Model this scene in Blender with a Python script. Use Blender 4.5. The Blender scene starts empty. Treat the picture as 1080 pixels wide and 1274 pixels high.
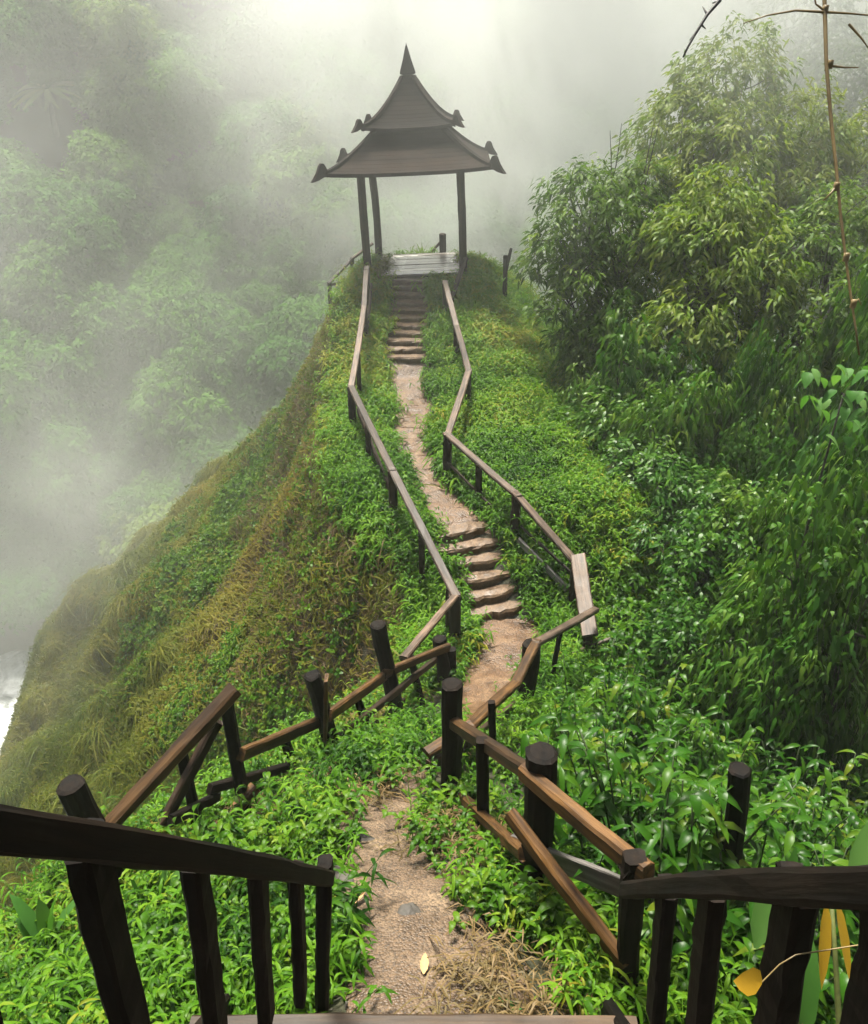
import bpy, math, random
import numpy as np
from mathutils import Vector, Matrix

rng = np.random.default_rng(7)
random.seed(7)
SC = bpy.context.scene
COL = SC.collection

# ------------------------------------------------------------------ camera
FPX, PW, PH = 1000.0, 1080.0, 1274.0
TH = math.radians(29.0)
EYE = 10.0
cam = bpy.data.cameras.new('camera')
cam_o = bpy.data.objects.new('camera', cam)
COL.objects.link(cam_o)
cam_o.location = (0, 0, EYE)
cam_o.rotation_euler = (math.radians(90) - TH, 0, 0)
cam.sensor_fit = 'VERTICAL'
cam.sensor_height = 36.0
cam.lens = FPX / PH * 36.0
cam.clip_start = 0.05
cam.clip_end = 800
SC.camera = cam_o

# ------------------------------------------------------------------ light
SUN_EL, SUN_AZ = 69.0, -22.0        # azimuth measured from +Y towards +X
SUN_STRENGTH, SKY_STRENGTH = 5.0, 0.055
world = bpy.data.worlds.new('World')
SC.world = world
world.use_nodes = True
wn = world.node_tree
wn.nodes.clear()
wo = wn.nodes.new('ShaderNodeOutputWorld')
wb = wn.nodes.new('ShaderNodeBackground')
ws = wn.nodes.new('ShaderNodeTexSky')
ws.sky_type = 'NISHITA'
ws.sun_disc = False
ws.sun_elevation = math.radians(SUN_EL)
ws.sun_rotation = math.radians(SUN_AZ)
ws.air_density = 0.6
ws.dust_density = 4.0
ws.ozone_density = 0.3
wb.inputs['Strength'].default_value = SKY_STRENGTH
wn.links.new(ws.outputs[0], wb.inputs[0])
wn.links.new(wb.outputs[0], wo.inputs[0])
sun = bpy.data.lights.new('sun', 'SUN')
sun.energy = SUN_STRENGTH
sun.angle = math.radians(14)
sun.color = (1.0, 0.95, 0.83)
sun_o = bpy.data.objects.new('sun', sun)
COL.objects.link(sun_o)
sd = Vector((math.sin(math.radians(SUN_AZ)) * math.cos(math.radians(SUN_EL)),
             math.cos(math.radians(SUN_AZ)) * math.cos(math.radians(SUN_EL)),
             math.sin(math.radians(SUN_EL))))
sun_o.rotation_euler = sd.to_track_quat('Z', 'Y').to_euler()
sun_o.location = sd * 60

SC.view_settings.view_transform = 'Standard'
SC.view_settings.look = 'None'
SC.view_settings.gamma = 1.0
SC.view_settings.exposure = 1.55
SC.view_settings.use_curve_mapping = False
SC.render.engine = 'CYCLES'
cy = SC.cycles
cy.use_denoising = True
cy.use_adaptive_sampling = True
cy.adaptive_threshold = 0.05
cy.max_bounces = 5
cy.diffuse_bounces = 1
cy.glossy_bounces = 2
cy.transmission_bounces = 3
cy.volume_bounces = 2
cy.transparent_max_bounces = 8
cy.caustics_reflective = False
cy.caustics_refractive = False
cy.sample_clamp_indirect = 6

# ------------------------------------------------------------------ helpers: noise
_tab = np.random.default_rng(3).random((256, 256))
def vnoise(x, y):
    x = np.asarray(x, float); y = np.asarray(y, float)
    xi = np.floor(x).astype(int); yi = np.floor(y).astype(int)
    fx = x - xi; fy = y - yi
    fx = fx * fx * (3 - 2 * fx); fy = fy * fy * (3 - 2 * fy)
    a = _tab[xi & 255, yi & 255]; b = _tab[(xi + 1) & 255, yi & 255]
    c = _tab[xi & 255, (yi + 1) & 255]; d = _tab[(xi + 1) & 255, (yi + 1) & 255]
    return (a * (1 - fx) + b * fx) * (1 - fy) + (c * (1 - fx) + d * fx) * fy
def fbm(x, y, o=3):
    s = 0; a = 0.5; f = 1.0
    for k in range(o):
        s = s + a * (vnoise(x * f + 17.3 * k, y * f + 9.1 * k) - 0.5)
        a *= 0.5; f *= 2.03
    return s

# ------------------------------------------------------------------ helpers: terrain
CD = [-12, -3, 0, 1.7, 2.08, 3.1, 3.8, 5.0, 7.0, 7.8, 9.05, 10.3, 11.6, 13.3, 14.9, 15.7, 16.05, 18.3, 18.5, 20.8, 21.4, 23, 40]
CH = [-3.5, -0.6, 2.15, 3.75, 3.82, 4.25, 4.6, 5.25, 6.4, 6.62, 6.75, 5.97, 5.9, 5.85, 5.72, 5.6, 5.35, 4.18, 4.16, 4.22, 4.6, 6.2, 24]
XD = [-12, 0, 2.08, 3.1, 3.8, 4.6, 5.4, 7.5, 8.6, 9.05, 10.3, 11.6, 13.3, 14.9, 16.05, 18.3, 20, 24]
XC = [0, 0, 0.02, -0.2, -0.42, -0.28, 0.05, 0.78, 1.0, 0.98, 0.42, -0.1, -0.42, -0.48, -0.6, -0.5, -0.5, -0.5]
ED = [-12, 2, 3, 4.4, 6.6, 9, 12, 14, 18, 20, 24]
EL = [3.0, 2.6, 2.3, 1.7, 1.25, 0.95, 1.05, 1.2, 1.05, 0.85, 0.8]
LDX = [0, 0.5, 1.5, 2.5, 5.7, 9.5, 12, 16, 30]
LDR = [0, 0.35, 2.1, 3.6, 6.9, 10.4, 14.6, 25, 46]
WD = [0, 2, 3, 4, 4.8, 5.6, 7, 8, 9, 10.3, 11.6, 12.6, 13.4, 14.9, 16, 18.3]
WP = [0.5, 0.5, 0.36, 0.30, 0.12, 0.14, 0.44, 0.48, 0.42, 0.40, 0.30, 0.30, 0.40, 0.40, 0.40, 0.40]
def path_x(y): return np.interp(y, XD, XC)
def path_w(y): return np.interp(y, WD, WP)
def smax(a, b, k=1.5):
    m = np.maximum(a, b)
    return m + k * np.log1p(np.exp(-np.abs(a - b) / k)) * 0.5
def ridge_z(x, y):
    c = EYE - np.interp(y, CD, CH)
    dx = x - path_x(y)
    e = np.interp(y, ED, EL)
    dl = np.maximum(-dx - e, 0)
    wob = 1 + 0.35 * fbm(y * 0.22 + 3, dl * 0.12, 2)
    left = np.interp(dl * wob, LDX, LDR)
    dip = 0.35 * np.interp(y, [1, 2.5, 6, 8], [0, 1, 0.4, 0])
    left = left + dip * np.clip(-dx - 0.4, 0, 2)
    # right hand: a bank that falls away to the gully
    rr = np.maximum(dx - 0.45, 0)
    near = np.interp(y, [0, 7, 9.5], [1, 1, 0])
    bank = np.interp(rr, [0, 0.8, 2.0, 2.9, 3.9, 8, 14, 40], [0, 0.25, 0.22, -0.3, -1.5, -5.0, -9, -30])
    bank2 = np.interp(rr, [0, 0.5, 1.2, 4, 8, 14, 40], [0, -0.08, -0.35, -1.8, -3.6, -8, -30])
    bank3 = np.interp(rr, [0, 0.7, 1.4, 2.2, 3.2, 5, 8, 14, 40], [0, -0.06, -0.30, -0.85, -1.9, -3.9, -6.5, -10, -32])
    tip = np.interp(y, [15.5, 18.5], [0, 1])
    right = near * bank2 + (1 - near) * ((1 - tip) * bank + tip * bank3)
    z = c - left + right
    am = np.clip(np.abs(dx) - 0.4, 0, 1.5) / 1.5
    z = z + am * (fbm(x * 0.9, y * 0.9, 3) * 0.5 + fbm(x * 2.2 + 4, y * 2.2, 2) * 0.28) + np.clip((dl - 1) / 4, 0, 1) * (fbm(x * 0.33 + 5, y * 0.33, 3) * 2.0 + 1.1 * fbm(y * 1.1 + x * 0.3, x * 0.3 + 7, 3)) + np.clip(dl / 1.0, 0, 1) * 0.5 * fbm(x * 1.6, y * 1.6 + 30, 2)
    z = z + 0.05 * fbm(x * 4, y * 4, 2)
    return z
RIVER_Z = -17.0
def valley_z(x, y):
    far = RIVER_Z - 1.2 + 1.05 * np.maximum(0, y - 33.5 + 2.0 * np.sin(x * 0.11) - 0.10 * x)
    gf = np.interp(y, [-10, 4, 12, 22, 35, 60], [5, 3.0, 0.0, -7, -16, -17])
    right = gf + 0.95 * np.maximum(0, x - 10.5 - 0.12 * np.maximum(y - 14, 0)) - 2.2 * np.maximum(0, 4.5 - x)
    right = np.maximum(right, RIVER_Z - 6)
    leftw = RIVER_Z - 1.2 + 1.1 * np.maximum(0, -x - 38)
    z = smax(smax(far, leftw, 2), right - 0.0, 1.5)
    z = np.where(z > 18, 18 + 6 * np.tanh((z - 18) / 10), z)
    rough = np.clip((z - RIVER_Z) / 6, 0.05, 1)
    return z + rough * fbm(x * 0.12, y * 0.12, 4) * 5.0
def H(x, y):
    x = np.asarray(x, float); y = np.asarray(y, float)
    return smax(ridge_z(x, y), valley_z(x, y), 0.25)
def normal(x, y, e=0.12):
    dzx = (H(x + e, y) - H(x - e, y)) / (2 * e)
    dzy = (H(x, y + e) - H(x, y - e)) / (2 * e)
    n = np.stack([-dzx, -dzy, np.ones_like(dzx)], -1)
    return n / np.linalg.norm(n, axis=-1, keepdims=True)

ct, st = math.cos(TH), math.sin(TH)
def ray(px, py):
    u = (px - PW / 2) / FPX; v = (py - PH / 2) / FPX
    return np.array([u, ct - v * st, -(st + v * ct)])
def P(px, py, z):                       # a point on a pixel's ray at camera depth z
    return np.array([0, 0, EYE]) + ray(px, py) * z
def PY(px, py, y):                      # a point on a pixel's ray at ground distance y
    d = ray(px, py); return np.array([0, 0, EYE]) + d * (y / d[1])
def hit(px, py, off=0.0, z0=1.0, z1=90):  # where the ray comes within off of the ground
    zs = np.arange(z0, z1, 0.02)
    d = ray(px, py)
    pts = np.array([0, 0, EYE]) + zs[:, None] * d
    g = pts[:, 2] - H(pts[:, 0], pts[:, 1]) - off
    k = np.argmax(g <= 0)
    return pts[k]
def inview(p, m=0.22):
    q = p - np.array([0, 0, EYE])
    z = q[:, 1] * ct - q[:, 2] * st
    u = q[:, 0] / np.maximum(z, 1e-3)
    v = (-q[:, 2] * ct - q[:, 1] * st) / np.maximum(z, 1e-3)
    return (z > 0.3) & (np.abs(u) < 0.54 * (1 + m)) & (np.abs(v) < 0.637 * (1 + m))

# ------------------------------------------------------------------ helpers: objects
def tag(o, label=None, cat=None, group=None, kind=None):
    if label: o['label'] = label
    if cat: o['category'] = cat
    if group: o['group'] = group
    if kind: o['kind'] = kind
    return o
def mesh_np(name, V, F, mat=None, smooth=False):
    me = bpy.data.meshes.new(name)
    me.from_pydata([tuple(v) for v in V], [], [tuple(f) for f in F])
    if mat: me.materials.append(mat)
    if smooth: me.polygons.foreach_set('use_smooth', [True] * len(me.polygons))
    me.update()
    return me
def fast_mesh(name, V, faces_list, mat=None, smooth=True, attrs=None):
    """V (n,3); faces_list: list of (m,k) int arrays"""
    me = bpy.data.meshes.new(name)
    V = np.ascontiguousarray(V, np.float32)
    me.vertices.add(len(V)); me.vertices.foreach_set('co', V.ravel())
    loops = np.concatenate([f.ravel() for f in faces_list]).astype(np.int32)
    tot = np.concatenate([np.full(len(f), f.shape[1], np.int32) for f in faces_list])
    start = np.concatenate([[0], np.cumsum(tot)[:-1]]).astype(np.int32)
    me.loops.add(len(loops)); me.loops.foreach_set('vertex_index', loops)
    me.polygons.add(len(tot))
    me.polygons.foreach_set('loop_start', start); me.polygons.foreach_set('loop_total', tot)
    if smooth: me.polygons.foreach_set('use_smooth', np.ones(len(tot), bool))
    if attrs:
        for k, a in attrs.items():
            at = me.attributes.new(k, 'FLOAT', 'POINT'); at.data.foreach_set('value', np.asarray(a, np.float32))
    if mat: me.materials.append(mat)
    me.update(); me.validate()
    return me
def obj(name, me, parent=None, loc=None, rot=None):
    o = bpy.data.objects.new(name, me)
    COL.objects.link(o)
    if parent is not None: o.parent = parent
    if loc is not None: o.location = loc
    if rot is not None:
        o.rotation_euler = rot
    return o
def thing(name, label, cat, loc=(0, 0, 0), group=None, kind=None):
    o = bpy.data.objects.new(name, None); COL.objects.link(o)
    o.empty_display_size = 0.2
    o.location = loc
    return tag(o, label, cat, group, kind)
def copy_tree(o, parent=None):
    c = o.copy(); COL.objects.link(c)
    if parent is not None: c.parent = parent
    for ch in list(o.children): copy_tree(ch, c)
    return c

# ------------------------------------------------------------------ materials
def new_mat(name):
    m = bpy.data.materials.new(name); m.use_nodes = True
    n = m.node_tree.nodes; l = m.node_tree.links; n.clear()
    out = n.new('ShaderNodeOutputMaterial')
    return m, n, l, out
def ramp(n, stops):
    r = n.new('ShaderNodeValToRGB')
    while len(r.color_ramp.elements) < len(stops): r.color_ramp.elements.new(0.5)
    for e, (p, c) in zip(r.color_ramp.elements, stops):
        e.position = p; e.color = (*c, 1)
    return r
def leaf_mat(name, cols, rough=0.42, trans=0.3, source='INSTANCER', spec=0.3):
    """cols: ramp of leaf colours picked by the 'tint' of the plant or leaf"""
    m, n, l, out = new_mat(name)
    at = n.new('ShaderNodeAttribute'); at.attribute_name = 'tint'; at.attribute_type = source
    nz = n.new('ShaderNodeTexNoise'); nz.inputs['Scale'].default_value = 9.0
    geo = n.new('ShaderNodeNewGeometry'); l.new(geo.outputs['Position'], nz.inputs['Vector'])
    ad = n.new('ShaderNodeMath'); ad.operation = 'MULTIPLY_ADD'
    l.new(nz.outputs['Fac'], ad.inputs[0]); ad.inputs[1].default_value = 0.5
    sb = n.new('ShaderNodeMath'); sb.operation = 'SUBTRACT'; l.new(at.outputs['Fac'], sb.inputs[0]); sb.inputs[1].default_value = 0.25
    l.new(sb.outputs[0], ad.inputs[2])
    if source == 'GEOMETRY':
        oi = n.new('ShaderNodeObjectInfo'); ra = n.new('ShaderNodeMath'); ra.operation = 'MULTIPLY_ADD'
        l.new(oi.outputs['Random'], ra.inputs[0]); ra.inputs[1].default_value = 0.4; ra.inputs[2].default_value = -0.2
        a2 = n.new('ShaderNodeMath'); a2.operation = 'ADD'; l.new(ad.outputs[0], a2.inputs[0]); l.new(ra.outputs[0], a2.inputs[1]); ad = a2
    k = len(cols)
    r = ramp(n, [(i / (k - 1), c) for i, c in enumerate(cols)])
    l.new(ad.outputs[0], r.inputs[0])
    p = n.new('ShaderNodeBsdfPrincipled')
    l.new(r.outputs[0], p.inputs['Base Color'])
    p.inputs['Roughness'].default_value = rough
    p.inputs['Specular IOR Level'].default_value = spec
    t = n.new('ShaderNodeBsdfTranslucent')
    mx0 = n.new('ShaderNodeMix'); mx0.data_type = 'RGBA'; mx0.blend_type = 'MULTIPLY'; mx0.inputs[0].default_value = 1
    l.new(r.outputs[0], mx0.inputs[6]); mx0.inputs[7].default_value = (1.5, 1.6, 0.7, 1)
    l.new(mx0.outputs[2], t.inputs[0])
    mx = n.new('ShaderNodeMixShader'); mx.inputs[0].default_value = trans
    l.new(p.outputs[0], mx.inputs[1]); l.new(t.outputs[0], mx.inputs[2])
    l.new(mx.outputs[0], out.inputs[0])
    return m
def wood_mat(name, c0, c1, rough=(0.35, 0.7), bump=0.35, scale=1.0, wet=0.0, spec=0.5):
    m, n, l, out = new_mat(name)
    tc = n.new('ShaderNodeTexCoord'); oi = n.new('ShaderNodeObjectInfo')
    mp = n.new('ShaderNodeMapping'); mp.inputs['Scale'].default_value = (2.2 * scale, 34 * scale, 34 * scale)
    l.new(tc.outputs['Object'], mp.inputs[0])
    av = n.new('ShaderNodeVectorMath'); av.operation = 'ADD'
    sc = n.new('ShaderNodeMath'); sc.operation = 'MULTIPLY'; sc.inputs[1].default_value = 40; l.new(oi.outputs['Random'], sc.inputs[0])
    l.new(mp.outputs[0], av.inputs[0]); l.new(sc.outputs[0], av.inputs[1])
    nz = n.new('ShaderNodeTexNoise'); nz.inputs['Scale'].default_value = 1.0; nz.inputs['Detail'].default_value = 5
    l.new(av.outputs[0], nz.inputs['Vector'])
    n2 = n.new('ShaderNodeTexNoise'); n2.inputs['Scale'].default_value = 5.0; n2.inputs['Detail'].default_value = 4
    l.new(tc.outputs['Object'], n2.inputs['Vector'])
    mul = n.new('ShaderNodeMath'); mul.operation = 'MULTIPLY_ADD'; l.new(nz.outputs['Fac'], mul.inputs[0]); mul.inputs[1].default_value = 0.7
    m3 = n.new('ShaderNodeMath'); m3.operation = 'MULTIPLY'; l.new(n2.outputs['Fac'], m3.inputs[0]); m3.inputs[1].default_value = 0.4
    l.new(m3.outputs[0], mul.inputs[2])
    r = ramp(n, [(0.40, c0), (0.66, c1)]); l.new(mul.outputs[0], r.inputs[0])
    n3 = n.new('ShaderNodeTexNoise'); n3.inputs['Scale'].default_value = 2.3; n3.inputs['Detail'].default_value = 6; n3.inputs['Roughness'].default_value = 0.7
    l.new(av.outputs[0], n3.inputs['Vector']); n3.inputs['Scale'].default_value = 0.22
    st3 = n.new('ShaderNodeMapRange'); st3.inputs[1].default_value = 0.38; st3.inputs[2].default_value = 0.62; st3.inputs[3].default_value = 0.35; st3.inputs[4].default_value = 1.15
    l.new(n3.outputs['Fac'], st3.inputs[0])
    sv = n.new('ShaderNodeVectorMath'); sv.operation = 'SCALE'; l.new(r.outputs[0], sv.inputs[0]); l.new(st3.outputs[0], sv.inputs['Scale'])
    hs = n.new('ShaderNodeHueSaturation'); l.new(sv.outputs[0], hs.inputs['Color'])
    mr = n.new('ShaderNodeMapRange'); mr.inputs[3].default_value = 0.7; mr.inputs[4].default_value = 1.25; l.new(oi.outputs['Random'], mr.inputs[0]); l.new(mr.outputs[0], hs.inputs['Value'])
    p = n.new('ShaderNodeBsdfPrincipled'); l.new(hs.outputs[0], p.inputs['Base Color'])
    rr = n.new('ShaderNodeMapRange'); rr.inputs[3].default_value = rough[0]; rr.inputs[4].default_value = rough[1]
    l.new(n2.outputs['Fac'], rr.inputs[0]); l.new(rr.outputs[0], p.inputs['Roughness'])
    p.inputs['Specular IOR Level'].default_value = spec
    if wet: p.inputs['Coat Weight'].default_value = wet; p.inputs['Coat Roughness'].default_value = 0.3
    b = n.new('ShaderNodeBump'); b.inputs['Strength'].default_value = bump; b.inputs['Distance'].default_value = 0.01
    l.new(mul.outputs[0], b.inputs['Height']); l.new(b.outputs[0], p.inputs['Normal'])
    l.new(p.outputs[0], out.inputs[0])
    return m
def earth_mat(name, stops, rough=(0.3, 0.8), scale=3.0, grit=60.0, bump=0.6, dist=0.03, grit_col=0.35):
    m, n, l, out = new_mat(name)
    geo = n.new('ShaderNodeNewGeometry')
    nz = n.new('ShaderNodeTexNoise'); nz.inputs['Scale'].default_value = scale; nz.inputs['Detail'].default_value = 8
    nz.inputs['Roughness'].default_value = 0.65
    vo = n.new('ShaderNodeTexVoronoi'); vo.inputs['Scale'].default_value = grit
    l.new(geo.outputs['Position'], nz.inputs['Vector']); l.new(geo.outputs['Position'], vo.inputs['Vector'])
    r = ramp(n, stops); l.new(nz.outputs['Fac'], r.inputs[0])
    bw = n.new('ShaderNodeSeparateColor'); l.new(vo.outputs['Color'], bw.inputs[0])
    mr = n.new('ShaderNodeMapRange'); mr.inputs[3].default_value = 1 - grit_col; mr.inputs[4].default_value = 1 + grit_col; l.new(bw.outputs[0], mr.inputs[0])
    mx = n.new('ShaderNodeVectorMath'); mx.operation = 'SCALE'; l.new(r.outputs[0], mx.inputs[0]); l.new(mr.outputs[0], mx.inputs['Scale'])
    p = n.new('ShaderNodeBsdfPrincipled'); l.new(mx.outputs[0], p.inputs['Base Color'])
    rr = n.new('ShaderNodeMapRange'); rr.inputs[1].default_value = 0.35; rr.inputs[2].default_value = 0.65; rr.inputs[3].default_value = rough[0]; rr.inputs[4].default_value = rough[1]
    l.new(nz.outputs['Fac'], rr.inputs[0]); l.new(rr.outputs[0], p.inputs['Roughness'])
    ad = n.new('ShaderNodeMath'); ad.operation = 'MULTIPLY_ADD'; l.new(vo.outputs['Distance'], ad.inputs[0]); ad.inputs[1].default_value = -0.25; l.new(nz.outputs['Fac'], ad.inputs[2])
    b = n.new('ShaderNodeBump'); b.inputs['Strength'].default_value = bump; b.inputs['Distance'].default_value = dist
    l.new(ad.outputs[0], b.inputs['Height']); l.new(b.outputs[0], p.inputs['Normal'])
    l.new(p.outputs[0], out.inputs[0])
    return m
def plain_mat(name, col, rough=0.6, var=0.25, scale=8.0, bump=0.2):
    return earth_mat(name, [(0.3, tuple(c * (1 - var) for c in col)), (0.7, tuple(c * (1 + var) for c in col))], (rough, min(1, rough + 0.15)), scale, scale * 9, bump, 0.01, 0.12)

M_soil = earth_mat('soil', [(0.25, (0.014, 0.016, 0.006)), (0.5, (0.026, 0.027, 0.010)), (0.75, (0.050, 0.033, 0.017))], (0.6, 0.9), 2.0, 40)
M_path = earth_mat('path_earth', [(0.28, (0.030, 0.018, 0.009)), (0.5, (0.085, 0.054, 0.030)), (0.72, (0.155, 0.108, 0.064))], (0.42, 0.75), 2.6, 75, 0.9, 0.03, 0.5)
M_wetpath = earth_mat('wet_path_earth', [(0.3, (0.036, 0.018, 0.008)), (0.5, (0.085, 0.044, 0.018)), (0.7, (0.145, 0.088, 0.044))], (0.32, 0.65), 3.5, 50, 0.9, 0.03, 0.4)
M_step = earth_mat('step_earth', [(0.3, (0.045, 0.025, 0.012)), (0.55, (0.11, 0.066, 0.034)), (0.75, (0.18, 0.12, 0.072))], (0.35, 0.7), 6, 60, 0.5, 0.02, 0.3)
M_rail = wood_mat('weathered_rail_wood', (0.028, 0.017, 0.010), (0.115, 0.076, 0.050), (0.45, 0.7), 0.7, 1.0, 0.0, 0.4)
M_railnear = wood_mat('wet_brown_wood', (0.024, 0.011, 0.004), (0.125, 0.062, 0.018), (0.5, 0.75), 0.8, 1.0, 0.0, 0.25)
M_dark = wood_mat('backlit_dark_wood', (0.002, 0.0016, 0.0012), (0.010, 0.006, 0.0035), (0.6, 0.85), 0.9, 0.8, 0.0, 0.12)  # backlit blackness of posts and stair handrails is put into the wood colour
M_postwood = wood_mat('dark_post_wood', (0.016, 0.010, 0.007), (0.050, 0.030, 0.018), (0.5, 0.75), 0.6, 0.8, 0.0, 0.2)
M_grey = wood_mat('silver_grey_wood', (0.07, 0.065, 0.06), (0.24, 0.22, 0.20), (0.3, 0.6), 0.5)
M_tread = wood_mat('tread_wood', (0.022, 0.012, 0.006), (0.090, 0.054, 0.027), (0.45, 0.7), 0.8, 1.0, 0.0, 0.25)
M_roof = wood_mat('roof_shingle_wood', (0.010, 0.0065, 0.005), (0.026, 0.017, 0.0125), (0.75, 0.95), 0.5, 0.25, 0.0, 0.1)
M_deck = wood_mat('wet_deck_board', (0.24, 0.21, 0.18), (0.42, 0.37, 0.32), (0.15, 0.35), 0.15, 0.6, 0.5)
M_bark = wood_mat('dark_bark', (0.010, 0.009, 0.007), (0.040, 0.034, 0.026), (0.6, 0.9), 0.8, 0.3)
M_bamboo = plain_mat('dry_bamboo', (0.16, 0.11, 0.035), 0.4, 0.4, 6)
M_twig = plain_mat('black_twig', (0.008, 0.006, 0.005), 0.5, 0.3, 10)
M_stone = plain_mat('grey_stone', (0.05, 0.044, 0.036), 0.7, 0.4, 5, 0.5)
M_rock = plain_mat('wet_brown_rock', (0.035, 0.028, 0.02), 0.5, 0.5, 1.5, 0.8)
M_straw = plain_mat('dry_straw', (0.34, 0.20, 0.08), 0.6, 0.3, 8)

G1 = [(0.022, 0.060, 0.008), (0.055, 0.130, 0.016), (0.105, 0.200, 0.030), (0.20, 0.20, 0.050)]
M_ridgeleaf = leaf_mat('ridge_grass_leaf', [(0.0120, 0.0460, 0.0030), (0.0560, 0.1480, 0.0070), (0.1080, 0.2080, 0.0120), (0.2300, 0.1950, 0.0220)], 0.45, 0.35, spec=0.1)
M_broad = leaf_mat('broad_leaf', [(0.0076, 0.0351, 0.0020), (0.0217, 0.0797, 0.0038), (0.0478, 0.1148, 0.0064), (0.1084, 0.1339, 0.0095)], 0.36, 0.3, 'GEOMETRY', 0.16)
M_broadI = leaf_mat('broad_leaf_cover', [(0.0128, 0.0464, 0.0024), (0.0360, 0.1000, 0.0048), (0.0720, 0.1440, 0.0080), (0.1520, 0.1600, 0.0160)], 0.4, 0.3, spec=0.12)
M_flank = leaf_mat('flank_grass_leaf', [(0.0340, 0.0612, 0.0051), (0.0765, 0.0952, 0.0085), (0.1275, 0.1207, 0.0136), (0.1615, 0.1148, 0.0213)], 0.6, 0.3, spec=0.15)
M_dead = leaf_mat('dead_grass_leaf', [(0.0320, 0.0208, 0.0080), (0.0680, 0.0448, 0.0160), (0.1040, 0.0760, 0.0240), (0.1600, 0.1040, 0.0400)], 0.6, 0.2)
M_shrub = leaf_mat('shrub_leaf', [(0.0085, 0.0382, 0.0043), (0.0255, 0.0850, 0.0076), (0.0553, 0.1275, 0.0119), (0.1020, 0.1615, 0.0213)], 0.38, 0.25, 'GEOMETRY', 0.16)
M_tree = leaf_mat('tree_leaf', [(0.0209, 0.0570, 0.0057), (0.0570, 0.1187, 0.0104), (0.1045, 0.1710, 0.0171), (0.1615, 0.1995, 0.0285)], 0.42, 0.35, 'GEOMETRY', 0.12)
M_far = leaf_mat('far_forest_leaf', [(0.016, 0.060, 0.006), (0.038, 0.115, 0.010), (0.070, 0.160, 0.016), (0.125, 0.175, 0.025)], 0.7, 0.25, spec=0.08)
leaf_pale = leaf_mat('pale_grass_leaf', [(0.05, 0.11, 0.012), (0.10, 0.18, 0.02), (0.15, 0.22, 0.03)], 0.5, 0.3, 'GEOMETRY')
M_bigleaf = leaf_mat('big_leaf', [(0.0300, 0.1000, 0.0150), (0.0600, 0.1600, 0.0300), (0.1000, 0.2000, 0.0500)], 0.5, 0.35, 'GEOMETRY', 0.1)
M_yellow = leaf_mat('yellow_leaf', [(0.2200, 0.1200, 0.0080), (0.4200, 0.2500, 0.0200), (0.5000, 0.3400, 0.0400)], 0.4, 0.3, 'GEOMETRY')

# ------------------------------------------------------------------ the ground
def grid_axis(parts):
    a = [np.arange(s, e, d) for s, e, d in parts]
    return np.concatenate(a + [[parts[-1][1]]])
gx = grid_axis([(-110, -40, 2.5), (-40, -16, 0.8), (-16, -5, 0.3), (-5, 5, 0.11), (5, 14, 0.35), (14, 40, 1.0), (40, 110, 2.5)])
gy = grid_axis([(-14, 1, 0.5), (1, 10, 0.11), (10, 22, 0.14), (22, 45, 0.6), (45, 130, 1.5)])
X, Y = np.meshgrid(gx, gy, indexing='xy')
Z = H(X, Y)
nx, ny = len(gx), len(gy)
V = np.stack([X.ravel(), Y.ravel(), Z.ravel()], -1)
ii = (np.arange(ny - 1)[:, None] * nx + np.arange(nx - 1)[None, :]).ravel()
ground = obj('ground', fast_mesh('ground', V, [np.stack([ii, ii + 1, ii + nx + 1, ii + nx], -1)], M_soil))
tag(ground, kind='structure')

# the trodden path: a sheet over the ground with a ragged edge
def path_sheet(name, y0, y1, mat, lift=0.015, dy=0.06, na=13):
    ys = np.arange(y0, y1 + 1e-6, dy)
    V = []; 
    for y in ys:
        w = float(path_w(y)) * (1.0 + 0.0)
        xc = float(path_x(y))
        for k in range(na):
            s = -1 + 2 * k / (na - 1)
            edge = 1.0 + 0.55 * float(fbm(y * 2.3 + (11 if s > 0 else 0), 0.0, 3))
            x = xc + s * (w + 0.10) * edge
            zz = float(H(x, y)) + lift + 0.05 * (1 - s * s) * 0.3 + 0.035 * float(fbm(x * 5, y * 5, 3)) - 0.05 * max(0, abs(s) - 0.75) / 0.25
            V.append((x, y, zz))
    n = len(ys)
    F = [(j * na + k, j * na + k + 1, (j + 1) * na + k + 1, (j + 1) * na + k) for j in range(n - 1) for k in range(na - 1)]
    return obj(name, mesh_np(name, V, F, mat, True))
p1 = path_sheet('path', 1.9, 6.0, M_path); tag(p1, kind='structure')
p2 = path_sheet('path', 6.0, 9.06, M_wetpath); tag(p2, kind='structure')
p3 = path_sheet('path', 10.2, 16.08, M_wetpath); tag(p3, kind='structure')

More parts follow.
